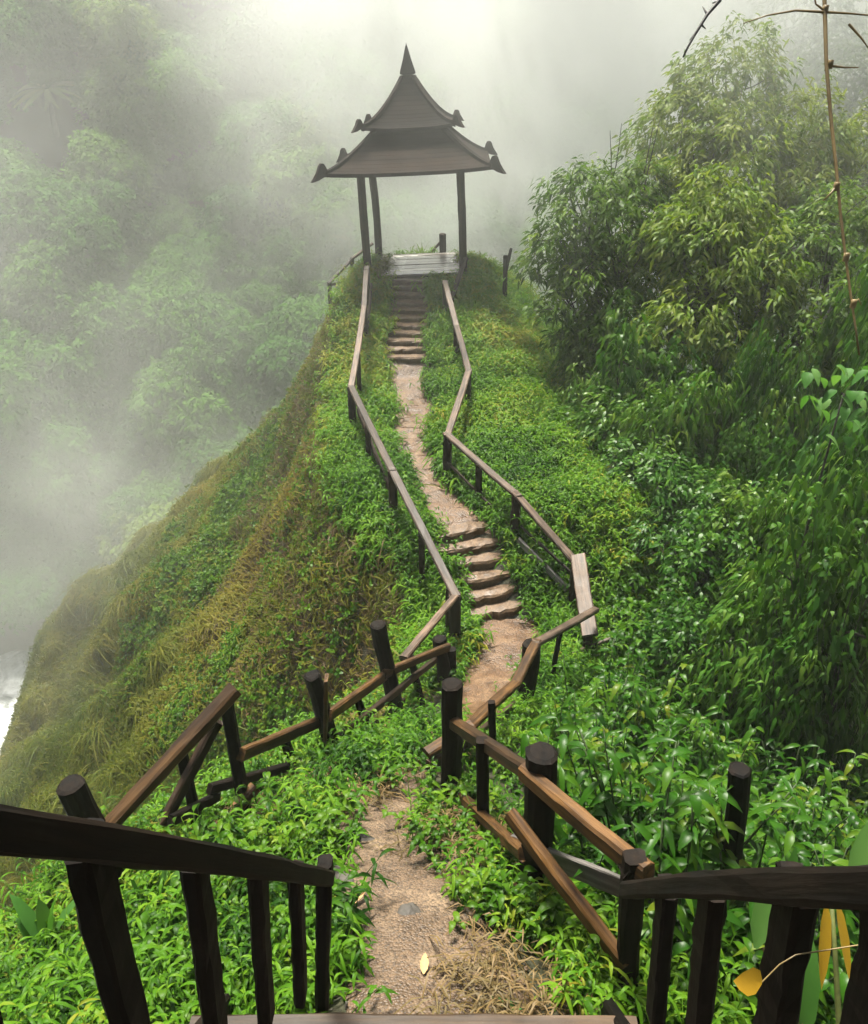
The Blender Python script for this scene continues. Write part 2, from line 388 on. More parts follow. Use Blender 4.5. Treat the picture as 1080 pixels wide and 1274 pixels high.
# ------------------------------------------------------------------ beams and posts
def beam_mesh(L, w, t, mat, seg=7, wob=0.006, seed=0, ch=0.2):
    r = np.random.default_rng(seed)
    V = []; F = []
    ca = min(w, t) * ch
    sec = [(-w/2 + ca, -t/2), (w/2 - ca, -t/2), (w/2, -t/2 + ca), (w/2, t/2 - ca), (w/2 - ca, t/2), (-w/2 + ca, t/2), (-w/2, t/2 - ca), (-w/2, -t/2 + ca)]
    by_, bz_ = r.normal(0, wob), r.normal(0, wob); seg = max(seg, 12); nw = r.normal(0, 0.35, seg + 1)
    for i in range(seg + 1):
        x = L * i / seg
        bow = math.sin(math.pi * i / seg) * L
        for (a, b) in sec:
            V.append((x + (r.normal(0, 0.004) if i in (0, seg) else 0), a * (1 + 0.05 * nw[i]) + by_ * bow + r.normal(0, 0.0016), b * (1 + 0.05 * nw[i]) + bz_ * bow + r.normal(0, 0.0016)))
    for i in range(seg):
        for k in range(8):
            F.append((i * 8 + k, i * 8 + (k + 1) % 8, (i + 1) * 8 + (k + 1) % 8, (i + 1) * 8 + k))
    F.append(tuple(range(7, -1, -1))); F.append(tuple(seg * 8 + k for k in range(8)))
    return mesh_np('beam', V, F, mat)
_seed = [0]
def orient(p0, p1, up=(0, 0, 1), roll=0.0):
    d = Vector(p1) - Vector(p0); L = d.length; ex = d.normalized()
    u = Vector(up)
    if abs(ex.dot(u)) > 0.93: u = Vector((0, 1, 0)) if abs(ex.y) < 0.9 else Vector((1, 0, 0))
    ey = u.cross(ex).normalized(); ez = ex.cross(ey)
    M = Matrix((ex, ey, ez)).transposed() @ Matrix.Rotation(roll, 3, 'X')
    return L, M.to_euler()
def beam(name, p0, p1, w, t, mat, parent, roll=0.0, ext=0.0, wob=0.003, seg=7):
    """a sawn board; w is its horizontal width, t its height"""
    p0 = Vector(p0); p1 = Vector(p1); d = (p1 - p0).normalized()
    p0 = p0 - d * ext; p1 = p1 + d * ext
    L, e = orient(p0, p1, roll=roll)
    _seed[0] += 1
    base = Vector(parent.location) if parent is not None else Vector((0, 0, 0))
    return obj(name, beam_mesh(L, w, t, mat, seg, wob, _seed[0]), parent, p0 - base, e)
def log_mesh(L, r0, r1, mat, seed, n=12, seg=6):
    r = np.random.default_rng(seed)
    V = []; F = []
    rad = 1 + r.normal(0, 0.05, n)
    for i in range(seg + 1):
        t = i / seg; R = r0 + (r1 - r0) * t
        oy, oz = r.normal(0, R * 0.05), r.normal(0, R * 0.05)
        for k in range(n):
            a = 2 * math.pi * k / n
            q = R * rad[k] * (1 + r.normal(0, 0.03))
            V.append((L * t, oy + q * math.cos(a), oz + q * math.sin(a)))
    c = len(V)
    R = r1 * 0.9
    for k in range(n):
        a = 2 * math.pi * k / n
        V.append((L + r1 * 0.12, R * 0.85 * math.cos(a) * rad[k], R * 0.85 * math.sin(a) * rad[k]))
    for i in range(seg + 1):
        for k in range(n):
            F.append((i * n + k, i * n + (k + 1) % n, (i + 1) * n + (k + 1) % n, (i + 1) * n + k))
    F.append(tuple(c + k for k in range(n)))
    return mesh_np('log', V, F, mat)
def log(name, p0, p1, r0, r1, mat, parent):
    L, e = orient(p0, p1); _seed[0] += 1
    base = Vector(parent.location) if parent is not None else Vector((0, 0, 0))
    return obj(name, log_mesh(L, r0, r1, mat, _seed[0]), parent, Vector(p0) - base, e)
_placed = set()
def post_px(parent, bx, by, tx, ty, r, mat, kind='log', sink=0.35, w=None, y=None):
    """post from its foot's pixel on the ground to its head's pixel; returns (foot, head)"""
    b = hit(bx, by) if y is None else PY(bx, by, y)
    t = PY(tx, ty, b[1])
    d = (t - b) / np.linalg.norm(t - b)
    if parent.name not in _placed:
        _placed.add(parent.name); parent.location = tuple(b)
    bb = b - d * sink
    if kind == 'log': log('post', bb, t, r * 1.06, r, mat, parent)
    else: beam('post', bb, t, r, w or r, mat, parent)
    return b, t

# ------------------------------------------------------------------ earth steps on the path
def step_mesh(w, d, h, mat, seed):
    r = np.random.default_rng(seed)
    nx_, V, F = 9, [], []
    prof = [(0.0, -h * 1.6), (0.0, -0.03), (0.025, 0.0), (d * 0.5, 0.008), (d, 0.004), (d + 0.02, -h)]
    for i in range(nx_):
        s = -1 + 2 * i / (nx_ - 1)
        bow = 0.05 * (s * s) + r.normal(0, 0.012)
        for (a, b) in prof:
            V.append((s * w / 2 + r.normal(0, 0.008), a + bow + r.normal(0, 0.004), b + r.normal(0, 0.004) - 0.015 * s * s))
    m = len(prof)
    for i in range(nx_ - 1):
        for k in range(m - 1):
            F.append((i * m + k, (i + 1) * m + k, (i + 1) * m + k + 1, i * m + k + 1))
    F.append(tuple(range(m))); F.append(tuple((nx_ - 1) * m + k for k in range(m - 1, -1, -1)))
    return mesh_np('step', V, F, mat)
def flight(y0, y1, n, w, dz0, mat, parent):
    for i in range(n):
        y = y0 + (y1 - y0) * i / n
        d = (y1 - y0) / n
        x = float(path_x(y + d * 0.5))
        slope = float(path_x(y + d) - path_x(y)) / d
        z = float(H(x, y + d)) + dz0
        h = float(H(x, y + d) - H(x, y)) + 0.02
        o = obj('step', step_mesh(w * random.uniform(0.92, 1.1), d * 1.15, max(h, 0.08), mat, 900 + i + int(y0 * 10)), parent, (x + random.uniform(-.03, .03), y, z))
        o.rotation_euler = (random.uniform(-.03, .03), random.uniform(-.03, .03), -math.atan(slope) * 0.75 + random.uniform(-.06, .06))
flight(9.05, 10.3, 6, 0.86, 0.03, M_step, p2)
flight(16.0, 18.3, 11, 0.82, 0.03, M_step, p3)
for (px, py, w, rz) in ((518, 545, 0.62, 0.1), (517, 598, 0.5, -0.1), (504, 520, 0.3, 0.2), (524, 625, 0.42, -0.3), (511, 572, 0.5, 0.15), (509, 532, 0.55, -0.1), (512, 505, 0.6, 0.05), (535, 650, 0.6, -0.35), (517, 610, 0.45, 0.1)):
    b = hit(px, py)
    o = obj('step', step_mesh(w, 0.34, 0.13, M_step, int(px)), p3, (b[0], b[1] - 0.1, b[2] + 0.04), (0, 0, rz))

# ------------------------------------------------------------------ pavilion
PX, PYC, PZ = -0.38, 19.55, EYE - 4.12
pav = thing('pavilion', 'small dark wooden pavilion with two tiered curved roof on the misty hilltop', 'pavilion', (PX, PYC, PZ))
pav.rotation_euler = (0.0, math.radians(-2.6), math.radians(-1.5))
S = 1.06                                   # half the post spacing
# deck boards on a frame
nb = 11
for i in range(nb):
    yy = -1.12 + 2.24 * (i + 0.5) / nb
    _seed[0] += 1
    obj('deck_board', beam_mesh(2.02, 2.24 / nb - 0.008, 0.05, M_deck, 5, 0.002, _seed[0]), pav, (-1.01, yy, 0.005 + random.uniform(-.003, .003)))
obj('deck_frame', beam_mesh(2.06, 0.09, 0.16, M_postwood, 5, 0.003, 5), pav, (-1.03, -1.16, -0.06))
obj('deck_frame', beam_mesh(2.06, 0.09, 0.16, M_postwood, 5, 0.003, 6), pav, (-1.03, 1.16, -0.06))
EZ = 2.20
for sx in (-1, 1):
    for sy in (-1, 1):
        _seed[0] += 1
        o = obj('post', beam_mesh(EZ + 0.75, 0.17, 0.17, M_postwood, 9, 0.006, _seed[0], 0.2), pav, (sx * S, sy * S, -0.6), (0, -math.pi / 2, 0))
for s in (-1, 1):
    obj('eave_beam', beam_mesh(2.5, 0.10, 0.13, M_postwood, 5, 0.003, 40 + s), pav, (-1.25, s * S, EZ - 0.02))
    obj('eave_beam', beam_mesh(2.5, 0.10, 0.13, M_postwood, 5, 0.003, 50 + s), pav, (s * S, -1.25, EZ + 0.10), (0, 0, math.pi / 2))
def extrude_outline(pts, th, mat, name='ornament'):
    n = len(pts)
    V = [(x, -th / 2, z) for x, z in pts] + [(x, th / 2, z) for x, z in pts]
    F = [tuple(range(n - 1, -1, -1)), tuple(range(n, 2 * n))] + [(k, (k + 1) % n, n + (k + 1) % n, n + k) for k in range(n)]
    return mesh_np(name, V, F, mat)
def roof(name, w0, w1, z0, z1, power, lift, th, ornament):
    # one mesh per tier with its hip boards and corner horns as sub-parts
    nt, ns = 24, 16
    V = []; F = []
    for side in range(4):
        a = side * math.pi / 2; b0 = len(V)
        for layer in (0, 1):
            for i in range(nt + 1):
                t = ((i + 1) // 2 * 2 - 0.15 * (i % 2)) / nt; w = w0 + (w1 - w0) * t
                z = z0 + (z1 - z0) * (t ** power) - layer * th
                if layer == 0: z += 0.004 * (i % 2 == 0)
                for k in range(ns + 1):
                    s = -1 + 2 * k / ns
                    x, y = s * w, -w
                    V.append((x * math.cos(a) - y * math.sin(a), x * math.sin(a) + y * math.cos(a), z + lift * abs(s) ** 3 * (1 - t) ** 2))
        m = ns + 1; L = (nt + 1) * m
        for i in range(nt):
            for k in range(ns):
                p = b0 + i * m + k; q = p + L
                F.append((p, p + 1, p + m + 1, p + m)); F.append((q, q + m, q + m + 1, q + 1))
        for k in range(ns):
            p = b0 + k; F.append((p, p + L, p + L + 1, p + 1))
    ro = obj(name, mesh_np(name, V, F, M_roof), pav)
    for c in range(4):
        a = math.pi / 4 + c * math.pi / 2
        # hip board follows the corner's curve
        Vh = []; Fh = []
        for i in range(nt + 1):
            t = i / nt; w = (w0 + (w1 - w0) * t) * math.sqrt(2)
            z = z0 + (z1 - z0) * (t ** power) + lift * (1 - t) ** 2
            for (b, dz) in ((-0.045, -0.03), (0.045, -0.03), (0.045, 0.045), (-0.045, 0.045)):
                Vh.append((w * math.cos(a) - b * math.sin(a), w * math.sin(a) + b * math.cos(a), z + dz))
        for i in range(nt):
            for k in range(4):
                Fh.append((i * 4 + k, i * 4 + (k + 1) % 4, (i + 1) * 4 + (k + 1) % 4, (i + 1) * 4 + k))
        Fh.append((3, 2, 1, 0)); Fh.append(tuple(nt * 4 + k for k in range(4)))
        obj('hip_board', mesh_np('hip_board', Vh, Fh, M_roof), ro)
        q = ornament
        pts = [(-0.16 * q, -0.09 * q), (0.06 * q, -0.11 * q), (0.24 * q, -0.17 * q), (0.44 * q, -0.20 * q), (0.34 * q, -0.10 * q), (0.24 * q, 0.02 * q), (0.17 * q, 0.15 * q), (0.11 * q, 0.20 * q), (0.05 * q, 0.19 * q), (0.0, 0.12 * q), (-0.04 * q, 0.04 * q), (-0.16 * q, 0.02 * q)]
        oo = obj('corner_horn', extrude_outline(pts, 0.07, M_roof, 'corner_horn'), ro, (w0 * math.sqrt(2) * math.cos(a) * 0.985, w0 * math.sqrt(2) * math.sin(a) * 0.985, z0 + lift + 0.03), (0, 0, a))
    return ro
roof('lower_roof', 1.74, 0.52, EZ + 0.02, EZ + 0.98, 1.35, 0.05, 0.07, 0.85)
roof('upper_roof', 0.99, 0.13, EZ + 0.80, EZ + 1.72, 1.55, 0.06, 0.06, 0.62)
fin = [(0.0, 0.62), (0.045, 0.50), (0.11, 0.30), (0.19, 0.10), (0.20, 0.05), (0.15, 0.03), (0.12, 0.06), (0.13, -0.04), (0.20, -0.14)]
Vf = []; Ff = []
for (r_, z_) in fin:
    for k in range(4):
        a = math.pi / 4 + k * math.pi / 2
        Vf.append((r_ * math.cos(a) * 1.15, r_ * math.sin(a) * 1.15, z_))
for i in range(len(fin) - 1):
    for k in range(4):
        Ff.append((i * 4 + k, i * 4 + (k + 1) % 4, (i + 1) * 4 + (k + 1) % 4, (i + 1) * 4 + k))
obj('finial', mesh_np('finial', Vf, Ff, M_roof), pav, (0, 0, EZ + 1.74))

# ------------------------------------------------------------------ railings on the ridge
def rail_node(px, py, off): return hit(px, py, off)
RW, RT = 0.115, 0.055
lr = thing('railing', 'weathered brown handrail along the left edge of the ridge up to the pavilion', 'railing')
ln = [rail_node(*q) for q in ((456, 334, 0.95), (453, 381, 0.85), (437, 481, 0.85), (488, 585, 0.8), (566, 739, 0.85))]
lr.location = (ln[-1][0], ln[-1][1], float(H(ln[-1][0], ln[-1][1])))
def down_post(parent, p, w=0.11, depth=1.25, lean=(0, 0), mat=None):
    d = np.array([lean[0], lean[1], -depth])
    beam('post', p + d, p + np.array([0, 0, 0.03]), w, w * 0.9, mat or M_postwood, parent)
for a, b in zip(ln[:-1], ln[1:]): beam('rail', a, b, RW, RT, M_rail, lr, ext=0.05)
for i, p in enumerate(ln): down_post(lr, p - np.array([0, 0, 0.03]), 0.13 if i < 4 else 0.15)
for i, f in ((1, 0.55), (2, 0.45), (3, 0.5), (3, 0.92)):
    p = ln[i] + (ln[i + 1] - ln[i]) * f if i < 4 else ln[4]
    down_post(lr, p - np.array([0, 0, 0.06]), 0.085)
beam('lower_rail', ln[2] + np.array([0.1, 0, -0.45]), ln[3] + np.array([0.02, 0, -0.5]), 0.05, 0.10, M_postwood, lr)
beam('lower_rail', ln[0] + np.array([0.08, 0.1, -0.35]), ln[1] + np.array([0.05, 0, -0.45]), 0.05, 0.09, M_rail, lr)

rr_ = thing('railing', 'weathered brown handrail zigzagging down the grassy right bank from the pavilion', 'railing')
rn = [rail_node(*q) for q in ((554, 352, 0.75), (568, 406, 0.8), (583, 462, 0.8), (557, 541, 0.8), (643, 616, 0.8), (718, 702, 0.8))]
rn.append(PY(733, 782, 8.1))
rr_.location = (rn[0][0], rn[0][1], float(H(rn[0][0], rn[0][1])))
for a, b in zip(rn[:-2], rn[1:-1]): beam('rail', a, b, RW, RT, M_rail, rr_, ext=0.06)
beam('rail', rn[-2] + np.array([0.02, 0, 0.05]), rn[-1], 0.20, 0.055, M_rail, rr_, ext=0.1, roll=0.25)
for p, w in zip(rn, (0.12, 0.12, 0.10, 0.14, 0.13, 0.15, 0.11)): down_post(rr_, p - np.array([0, 0, 0.04]), w, 1.3)
down_post(rr_, rn[3] + (rn[4] - rn[3]) * 0.48 - np.array([0, 0, 0.05]), 0.10)
down_post(rr_, rn[5] + (rn[6] - rn[5]) * 0.5 - np.array([0, 0, 0.05]), 0.08)
beam('lower_rail', rn[3] + np.array([0, -0.06, -0.45]), rn[4] + np.array([0, -0.06, -0.55]), 0.025, 0.05, M_rail, rr_)
q0, q1 = hit(645, 672, 0.35), hit(706, 733, 0.35)
beam('lower_rail', q0, q1, 0.045, 0.10, M_grey, rr_)
beam('lower_rail', hit(648, 655, 0.5), hit(710, 712, 0.5), 0.025, 0.04, M_rail, rr_)
# short sloping rail from the pavilion's right post
top = PY(579, 323, 18.35); low = PY(561, 374, 17.3)
sh = thing('railing', 'short sloping board leaning from the right front pavilion post to the bank', 'railing', (low[0], low[1], float(H(low[0], low[1]))))
beam('rail', low, top, 0.10, 0.055, M_rail, sh, ext=0.05); down_post(sh, low, 0.10, 1.0)

# railing seen beyond the pavilion
bl = thing('railing', 'faint railing in the mist beyond the left pavilion posts', 'railing')
bn = [PY(410, 352, 20.3), PY(438, 322, 20.9), PY(462, 304, 21.3)]
bl.location = (bn[0][0], bn[0][1], float(H(bn[0][0], bn[0][1])))
for a, b in zip(bn[:-1], bn[1:]):
    beam('rail', a, b, 0.08, 0.06, M_rail, bl, ext=0.04)
beam('lower_rail', PY(410, 352, 20.3) + np.array([0, 0, -.05]), PY(436, 349, 20.7), 0.06, 0.06, M_rail, bl)
for p in bn[:2]: down_post(bl, p, 0.11, 2.6)
br = thing('railing', 'broken railing with one thick post behind the pavilion deck', 'railing')
b, t = post_px(br, 551, 330, 551, 291, 0.085, M_postwood, y=20.95, sink=0.6)
beam('rail', PY(530, 322, 21.0), PY(549, 300, 21.0), 0.07, 0.06, M_rail, br)
stump = thing('broken_post', 'thin forked broken post standing in orange plants right of the pavilion', 'post')
b, t = post_px(stump, 628, 373, 629, 318, 0.05, M_dark, y=17.9, sink=0.5)
log('fork', PY(629, 338, 17.9), PY(636, 309, 17.9), 0.045, 0.03, M_dark, stump)

# ------------------------------------------------------------------ lower railings round the dip
ll = thing('railing', 'dark railing of round posts and brown boards along the left side of the dip', 'railing')
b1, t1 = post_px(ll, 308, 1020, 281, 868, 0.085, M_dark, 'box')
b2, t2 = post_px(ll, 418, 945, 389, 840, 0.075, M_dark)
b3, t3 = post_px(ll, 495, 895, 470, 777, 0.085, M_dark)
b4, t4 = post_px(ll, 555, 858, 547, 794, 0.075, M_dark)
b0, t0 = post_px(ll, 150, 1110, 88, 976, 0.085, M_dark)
Y0, Y1, Y2, Y3, Y4 = b0[1], b1[1], b2[1], b3[1], b4[1]
beam('rail', PY(128, 1036, Y0), PY(288, 862, Y1 - 0.1), 0.13, 0.075, M_railnear, ll, ext=0.04, roll=-0.25)
beam('rail', PY(304, 937, Y1), PY(398, 897, Y2), 0.06, 0.10, M_railnear, ll, ext=0.05)
beam('rail', PY(412, 888, Y2), PY(482, 838, Y3), 0.06, 0.11, M_railnear, ll, ext=0.05)
beam('rail', PY(480, 838, Y3 - 0.1), PY(556, 806, Y4 - 0.1), 0.06, 0.10, M_railnear, ll, ext=0.03)
beam('rail', PY(503, 818, Y3 + 0.3), ln[-1] + np.array([0.02, 0, -0.02]), 0.09, 0.06, M_rail, ll, ext=0.03)
beam('lower_rail', PY(265, 980, Y1), PY(398, 942, Y2), 0.05, 0.08, M_dark, ll, ext=0.04)
beam('lower_rail', PY(215, 1020, Y1 - 0.5), PY(268, 992, Y1), 0.05, 0.08, M_dark, ll, ext=0.03)
beam('lower_rail', PY(420, 918, Y2), PY(545, 818, Y4), 0.05, 0.08, M_postwood, ll, ext=0.03)
beam('lower_rail', PY(426, 938, Y2), PY(500, 874, Y3 + 0.1), 0.05, 0.08, M_postwood, ll, ext=0.05)
beam('brace', PY(206, 1020, Y0 + 0.4), PY(268, 902, Y1), 0.06, 0.09, M_postwood, ll, ext=0.03)
beam('lower_rail', PY(196, 1116, Y0 + 0.1), PY(312, 985, Y1), 0.07, 0.10, M_railnear, ll, ext=0.04)
beam('baluster', PY(252, 1056, (Y0 + Y1) / 2 + .25), PY(226, 938, (Y0 + Y1) / 2 + .25), 0.075, 0.07, M_dark, ll, ext=0.1)
beam('baluster', PY(376, 988, Y2 - 0.2), PY(355, 922, Y2 - 0.2), 0.08, 0.07, M_dark, ll, ext=0.08)
beam('baluster', PY(462, 916, (Y2 + Y3) / 2), PY(444, 868, (Y2 + Y3) / 2), 0.07, 0.06, M_dark, ll, ext=0.06)
beam('baluster', PY(526, 880, (Y3 + Y4) / 2), PY(512, 822, (Y3 + Y4) / 2), 0.075, 0.06, M_dark, ll, ext=0.06)
beam('board', PY(403, 962, Y2 - 0.15), PY(406, 850, Y2 - 0.15), 0.03, 0.11, M_railnear, ll, ext=0.06)
beam('post', PY(561, 850, Y4 + .1), PY(561, 814, Y4 + .1), 0.12, 0.10, M_dark, ll, ext=0.08)

rl = thing('railing', 'dark railing of round posts and brown boards descending the right side of the dip', 'railing')
c1, d1 = post_px(rl, 560, 985, 562, 851, 0.078, M_dark)
c2, d2 = post_px(rl, 664, 1115, 675, 936, 0.085, M_dark)
c3, d3 = post_px(rl, 652, 882, 664, 802, 0.10, M_dark)
YA, YB, YC = c1[1], c2[1], c3[1]
YD = 2.35
beam('rail', PY(561, 897, YA), PY(668, 968, YB), 0.075, 0.095, M_railnear, rl, ext=0.04)
beam('rail', PY(662, 968, YB - 0.05), PY(792, 1076, YD), 0.075, 0.10, M_railnear, rl, ext=0.07)
beam('lower_rail', PY(559, 978, YA), PY(648, 1060, YB), 0.06, 0.08, M_railnear, rl, ext=0.04)
beam('lower_rail', PY(640, 1020, YB - 0.1), PY(772, 1192, YD), 0.065, 0.09, M_railnear, rl, ext=0.04)
beam('lower_rail', PY(646, 1108, YB - 0.1), PY(738, 1240, YD + 0.15), 0.07, 0.10, M_railnear, rl, ext=0.04)
beam('lower_rail', PY(645, 1052, YB + 0.12), PY(778, 1106, YD + 0.15), 0.03, 0.12, M_grey, rl, ext=0.03)
beam('baluster', PY(601, 1018, (YA + YB) / 2), PY(600, 928, (YA + YB) / 2), 0.08, 0.07, M_dark, rl, ext=0.05)
post_px(rl, 782, 1215, 790, 1066, 0.10, M_dark, 'box', y=YD, sink=0.5, w=0.09)
beam('block', PY(776, 1078, YD), PY(806, 1086, YD), 0.09, 0.07, M_dark, rl)
# bent rail back up to the ridge railing
YE = rn[-1][1]
q = [PY(740, 759, YE), PY(667, 800, YC - 0.05), PY(641, 851, (YA + YC) / 2 + 0.35), PY(583, 905, YA + 0.45), PY(536, 934, YA + 0.25)]
for a, b in zip(q[:-1], q[1:]): beam('rail', a, b, 0.10, 0.06, M_rail if a is q[0] else M_railnear, rl, ext=0.04)
q = [PY(640, 878, YC - 0.25), PY(575, 930, YA + 0.4), PY(537, 950, YA + 0.2)]
for a, b in zip(q[:-1], q[1:]): beam('lower_rail', a, b, 0.05, 0.10, M_postwood, rl, ext=0.04)
beam('baluster', PY(614, 942, YA + 0.7), PY(612, 880, YA + 0.7), 0.06, 0.05, M_dark, rl, ext=0.06)
beam('baluster', PY(688, 836, (YC + YE) / 2), PY(697, 787, (YC + YE) / 2), 0.055, 0.05, M_dark, rl, ext=0.05)
beam('lower_rail', PY(705, 818, YE - 0.1), PY(756, 797, YE), 0.05, 0.07, M_rail, rl, ext=0.04)

lp = thing('leaning_post', 'black round post standing alone among the broad leaved plants', 'post')
post_px(lp, 908, 1090, 921, 958, 0.062, M_dark, y=3.1, sink=0.9)

# ------------------------------------------------------------------ wooden stair under the camera
stair = thing('wooden_stair', 'brown plank stair leading down to the gravel path', 'stair', (0, 1.95, EYE - 3.66))
for i in range(6):
    y = 1.85 - 0.30 * i; z = EYE - 3.60 + 0.30 * i
    beam('tread', (-1.05, y, z), (0.86, y + random.uniform(-.01, .01), z), 0.27, 0.05, M_tread, stair, wob=0.003)
for sx in (-0.98, 0.80):
    beam('stringer', (sx, 2.12, EYE - 3.86), (sx, 0.35, EYE - 2.05), 0.06, 0.2, M_dark, stair)
hl = thing('stair_handrail', 'black backlit stair handrail ending at a thin post beside the gravel path', 'handrail', (-0.53, 2.1, EYE - 3.7))
a0, a1 = P(-60, 1026, 0.98), P(408, 1093, 3.15)
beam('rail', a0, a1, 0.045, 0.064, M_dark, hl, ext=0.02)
def depth(p): return p[1] * ct - (p[2] - EYE) * st
def balusters(parent, a0, a1, side, spec):
    for (z, bx, by, w) in spec:
        t = (z - depth(a0)) / (depth(a1) - depth(a0)); q = a0 + (a1 - a0) * t
        bt = PY(bx, by, q[1]); off = np.array([0.05 * side, 0, 0])
        beam('baluster', bt + off, q + off + np.array([0, 0, 0.02]), 0.045, w, M_dark, parent)
balusters(hl, a0, a1, -1, ((1.0, 30, 1400, 0.085), (1.4, 205, 1330, 0.095), (1.9, 292, 1290, 0.095), (2.4, 350, 1268, 0.095), (2.85, 390, 1240, 0.09)))
tp = P(404, 1072, 3.2); bt = PY(397, 1222, tp[1]); beam('post', bt - np.array([0, 0, 0.2]), tp, 0.06, 0.075, M_dark, hl)
hr = thing('stair_handrail', 'black backlit stair handrail ending beside the grey plank and yellow leaves', 'handrail', (0.6, 1.8, EYE - 3.5))
a0, a1 = P(1150, 1108, 0.95), P(780, 1108, 2.75)
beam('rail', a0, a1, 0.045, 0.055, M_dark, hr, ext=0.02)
balusters(hr, a0, a1, 1, ((1.1, 1030, 1330, 0.085), (1.45, 925, 1330, 0.10), (1.95, 845, 1300, 0.095), (2.4, 797, 1268, 0.09)))
#@@VEG

# ------------------------------------------------------------------ leaves
def frames(d):
    """orthonormal side vectors for unit directions d (n,3)"""
    up = np.tile([0.0, 0, 1], (len(d), 1))
    s = np.cross(d, up); L = np.linalg.norm(s, axis=1, keepdims=True)
    s = np.where(L < 1e-3, np.array([1.0, 0, 0]), s / np.maximum(L, 1e-6))
    return s
def leaves(org, d, length, width, droop=0.5, fold=0.0, twist=None, fine=False):
    """build leaf blades. org (n,3), d (n,3) unit start direction, length/width (n,) or float.
    returns V, [faces]"""
    n = len(org)
    length = np.broadcast_to(np.asarray(length, float), (n,)); width = np.broadcast_to(np.asarray(width, float), (n,))
    droop = np.broadcast_to(np.asarray(droop, float), (n,))
    s = frames(d)
    if twist is None: twist = rng.normal(0, 0.45, n)
    nn = np.cross(s, d)
    s = s * np.cos(twist)[:, None] + nn * np.sin(twist)[:, None]
    nn = np.cross(s, d)
    def cl(t):
        p = org + d * (length * t)[:, None]
        p[:, 2] -= droop * length * t * t
        return p
    if fine:
        ts, ws = [0.0, 0.22, 0.5, 0.78, 1.0], [0.12, 0.82, 1.0, 0.62, 0.0]
    else:
        ts, ws = [0.0, 0.36, 0.72, 1.0], [0.12, 1.0, 0.62, 0.0]
    cols = []
    for t, w in zip(ts[:-1], ws[:-1]):
        c = cl(np.full(n, t)); hw = (width * w * 0.5)[:, None]
        if fine:
            cols += [c - s * hw + nn * hw * fold, c, c + s * hw + nn * hw * fold]
        else:
            cols += [c - s * hw, c + s * hw]
    cols.append(cl(np.full(n, 1.0)))
    k = len(cols)
    V = np.stack(cols, 1).reshape(-1, 3)
    b = (np.arange(n) * k)[:, None]
    if fine:
        q = []
        for i in range(len(ts) - 2):
            a = i * 3
            q += [[a, a + 1, a + 4, a + 3], [a + 1, a + 2, a + 5, a + 4]]
        Q = (b[:, :, None] + np.array(q)[None]).reshape(-1, 4)
        a = (len(ts) - 2) * 3
        T = (b[:, :, None] + np.array([[a, a + 1, k - 1], [a + 1, a + 2, k - 1]])[None]).reshape(-1, 3)
    else:
        Q = (b[:, :, None] + np.array([[0, 1, 3, 2], [2, 3, 5, 4]])[None]).reshape(-1, 4)
        T = (b[:, :, None] + np.array([[4, 5, 6]])[None]).reshape(-1, 3)
    return V, [Q, T], k
def unit(v): return v / np.maximum(np.linalg.norm(v, axis=-1, keepdims=True), 1e-9)
def rand_dirs(n, zmin, zmax):
    a = rng.uniform(0, 2 * math.pi, n); z = rng.uniform(zmin, zmax, n); r = np.sqrt(1 - z * z)
    return np.stack([r * np.cos(a), r * np.sin(a), z], -1)
def join(parts):
    V = []; Q = []; T = []; o = 0
    for v, (q, t) in parts:
        V.append(v); Q.append(q + o); T.append(t + o); o += len(v)
    return np.concatenate(V), [np.concatenate(Q), np.concatenate(T)]

def tube(pts, r0, r1, n=6):
    pts = np.asarray(pts, float); m = len(pts)
    V = []; Q = []
    for i in range(m):
        d = pts[min(i + 1, m - 1)] - pts[max(i - 1, 0)]; d = d / max(np.linalg.norm(d), 1e-6)
        s = np.cross(d, [0.3, 0.9, 0.2]); s /= np.linalg.norm(s); u = np.cross(d, s)
        R = r0 + (r1 - r0) * i / (m - 1)
        for k in range(n):
            a = 2 * math.pi * k / n; V.append(pts[i] + R * (math.cos(a) * s + math.sin(a) * u))
    for i in range(m - 1):
        for k in range(n): Q.append((i * n + k, i * n + (k + 1) % n, (i + 1) * n + (k + 1) % n, (i + 1) * n + k))
    c = len(V); V.append(pts[-1] ); T = [((m - 1) * n + k, (m - 1) * n + (k + 1) % n, c) for k in range(n)]
    return np.array(V), [np.array(Q), np.array(T)]
def bend(a, b, n=6, amp=0.12, sag=0.0):
    a = np.asarray(a, float); b = np.asarray(b, float); t = np.linspace(0, 1, n)[:, None]
    L = np.linalg.norm(b - a)
    p = a + (b - a) * t + np.sin(math.pi * t) * rng.normal(0, amp * L, 3) * 0.5
    p[:, 2] += sag * L * np.sin(math.pi * t[:, 0])
    return p

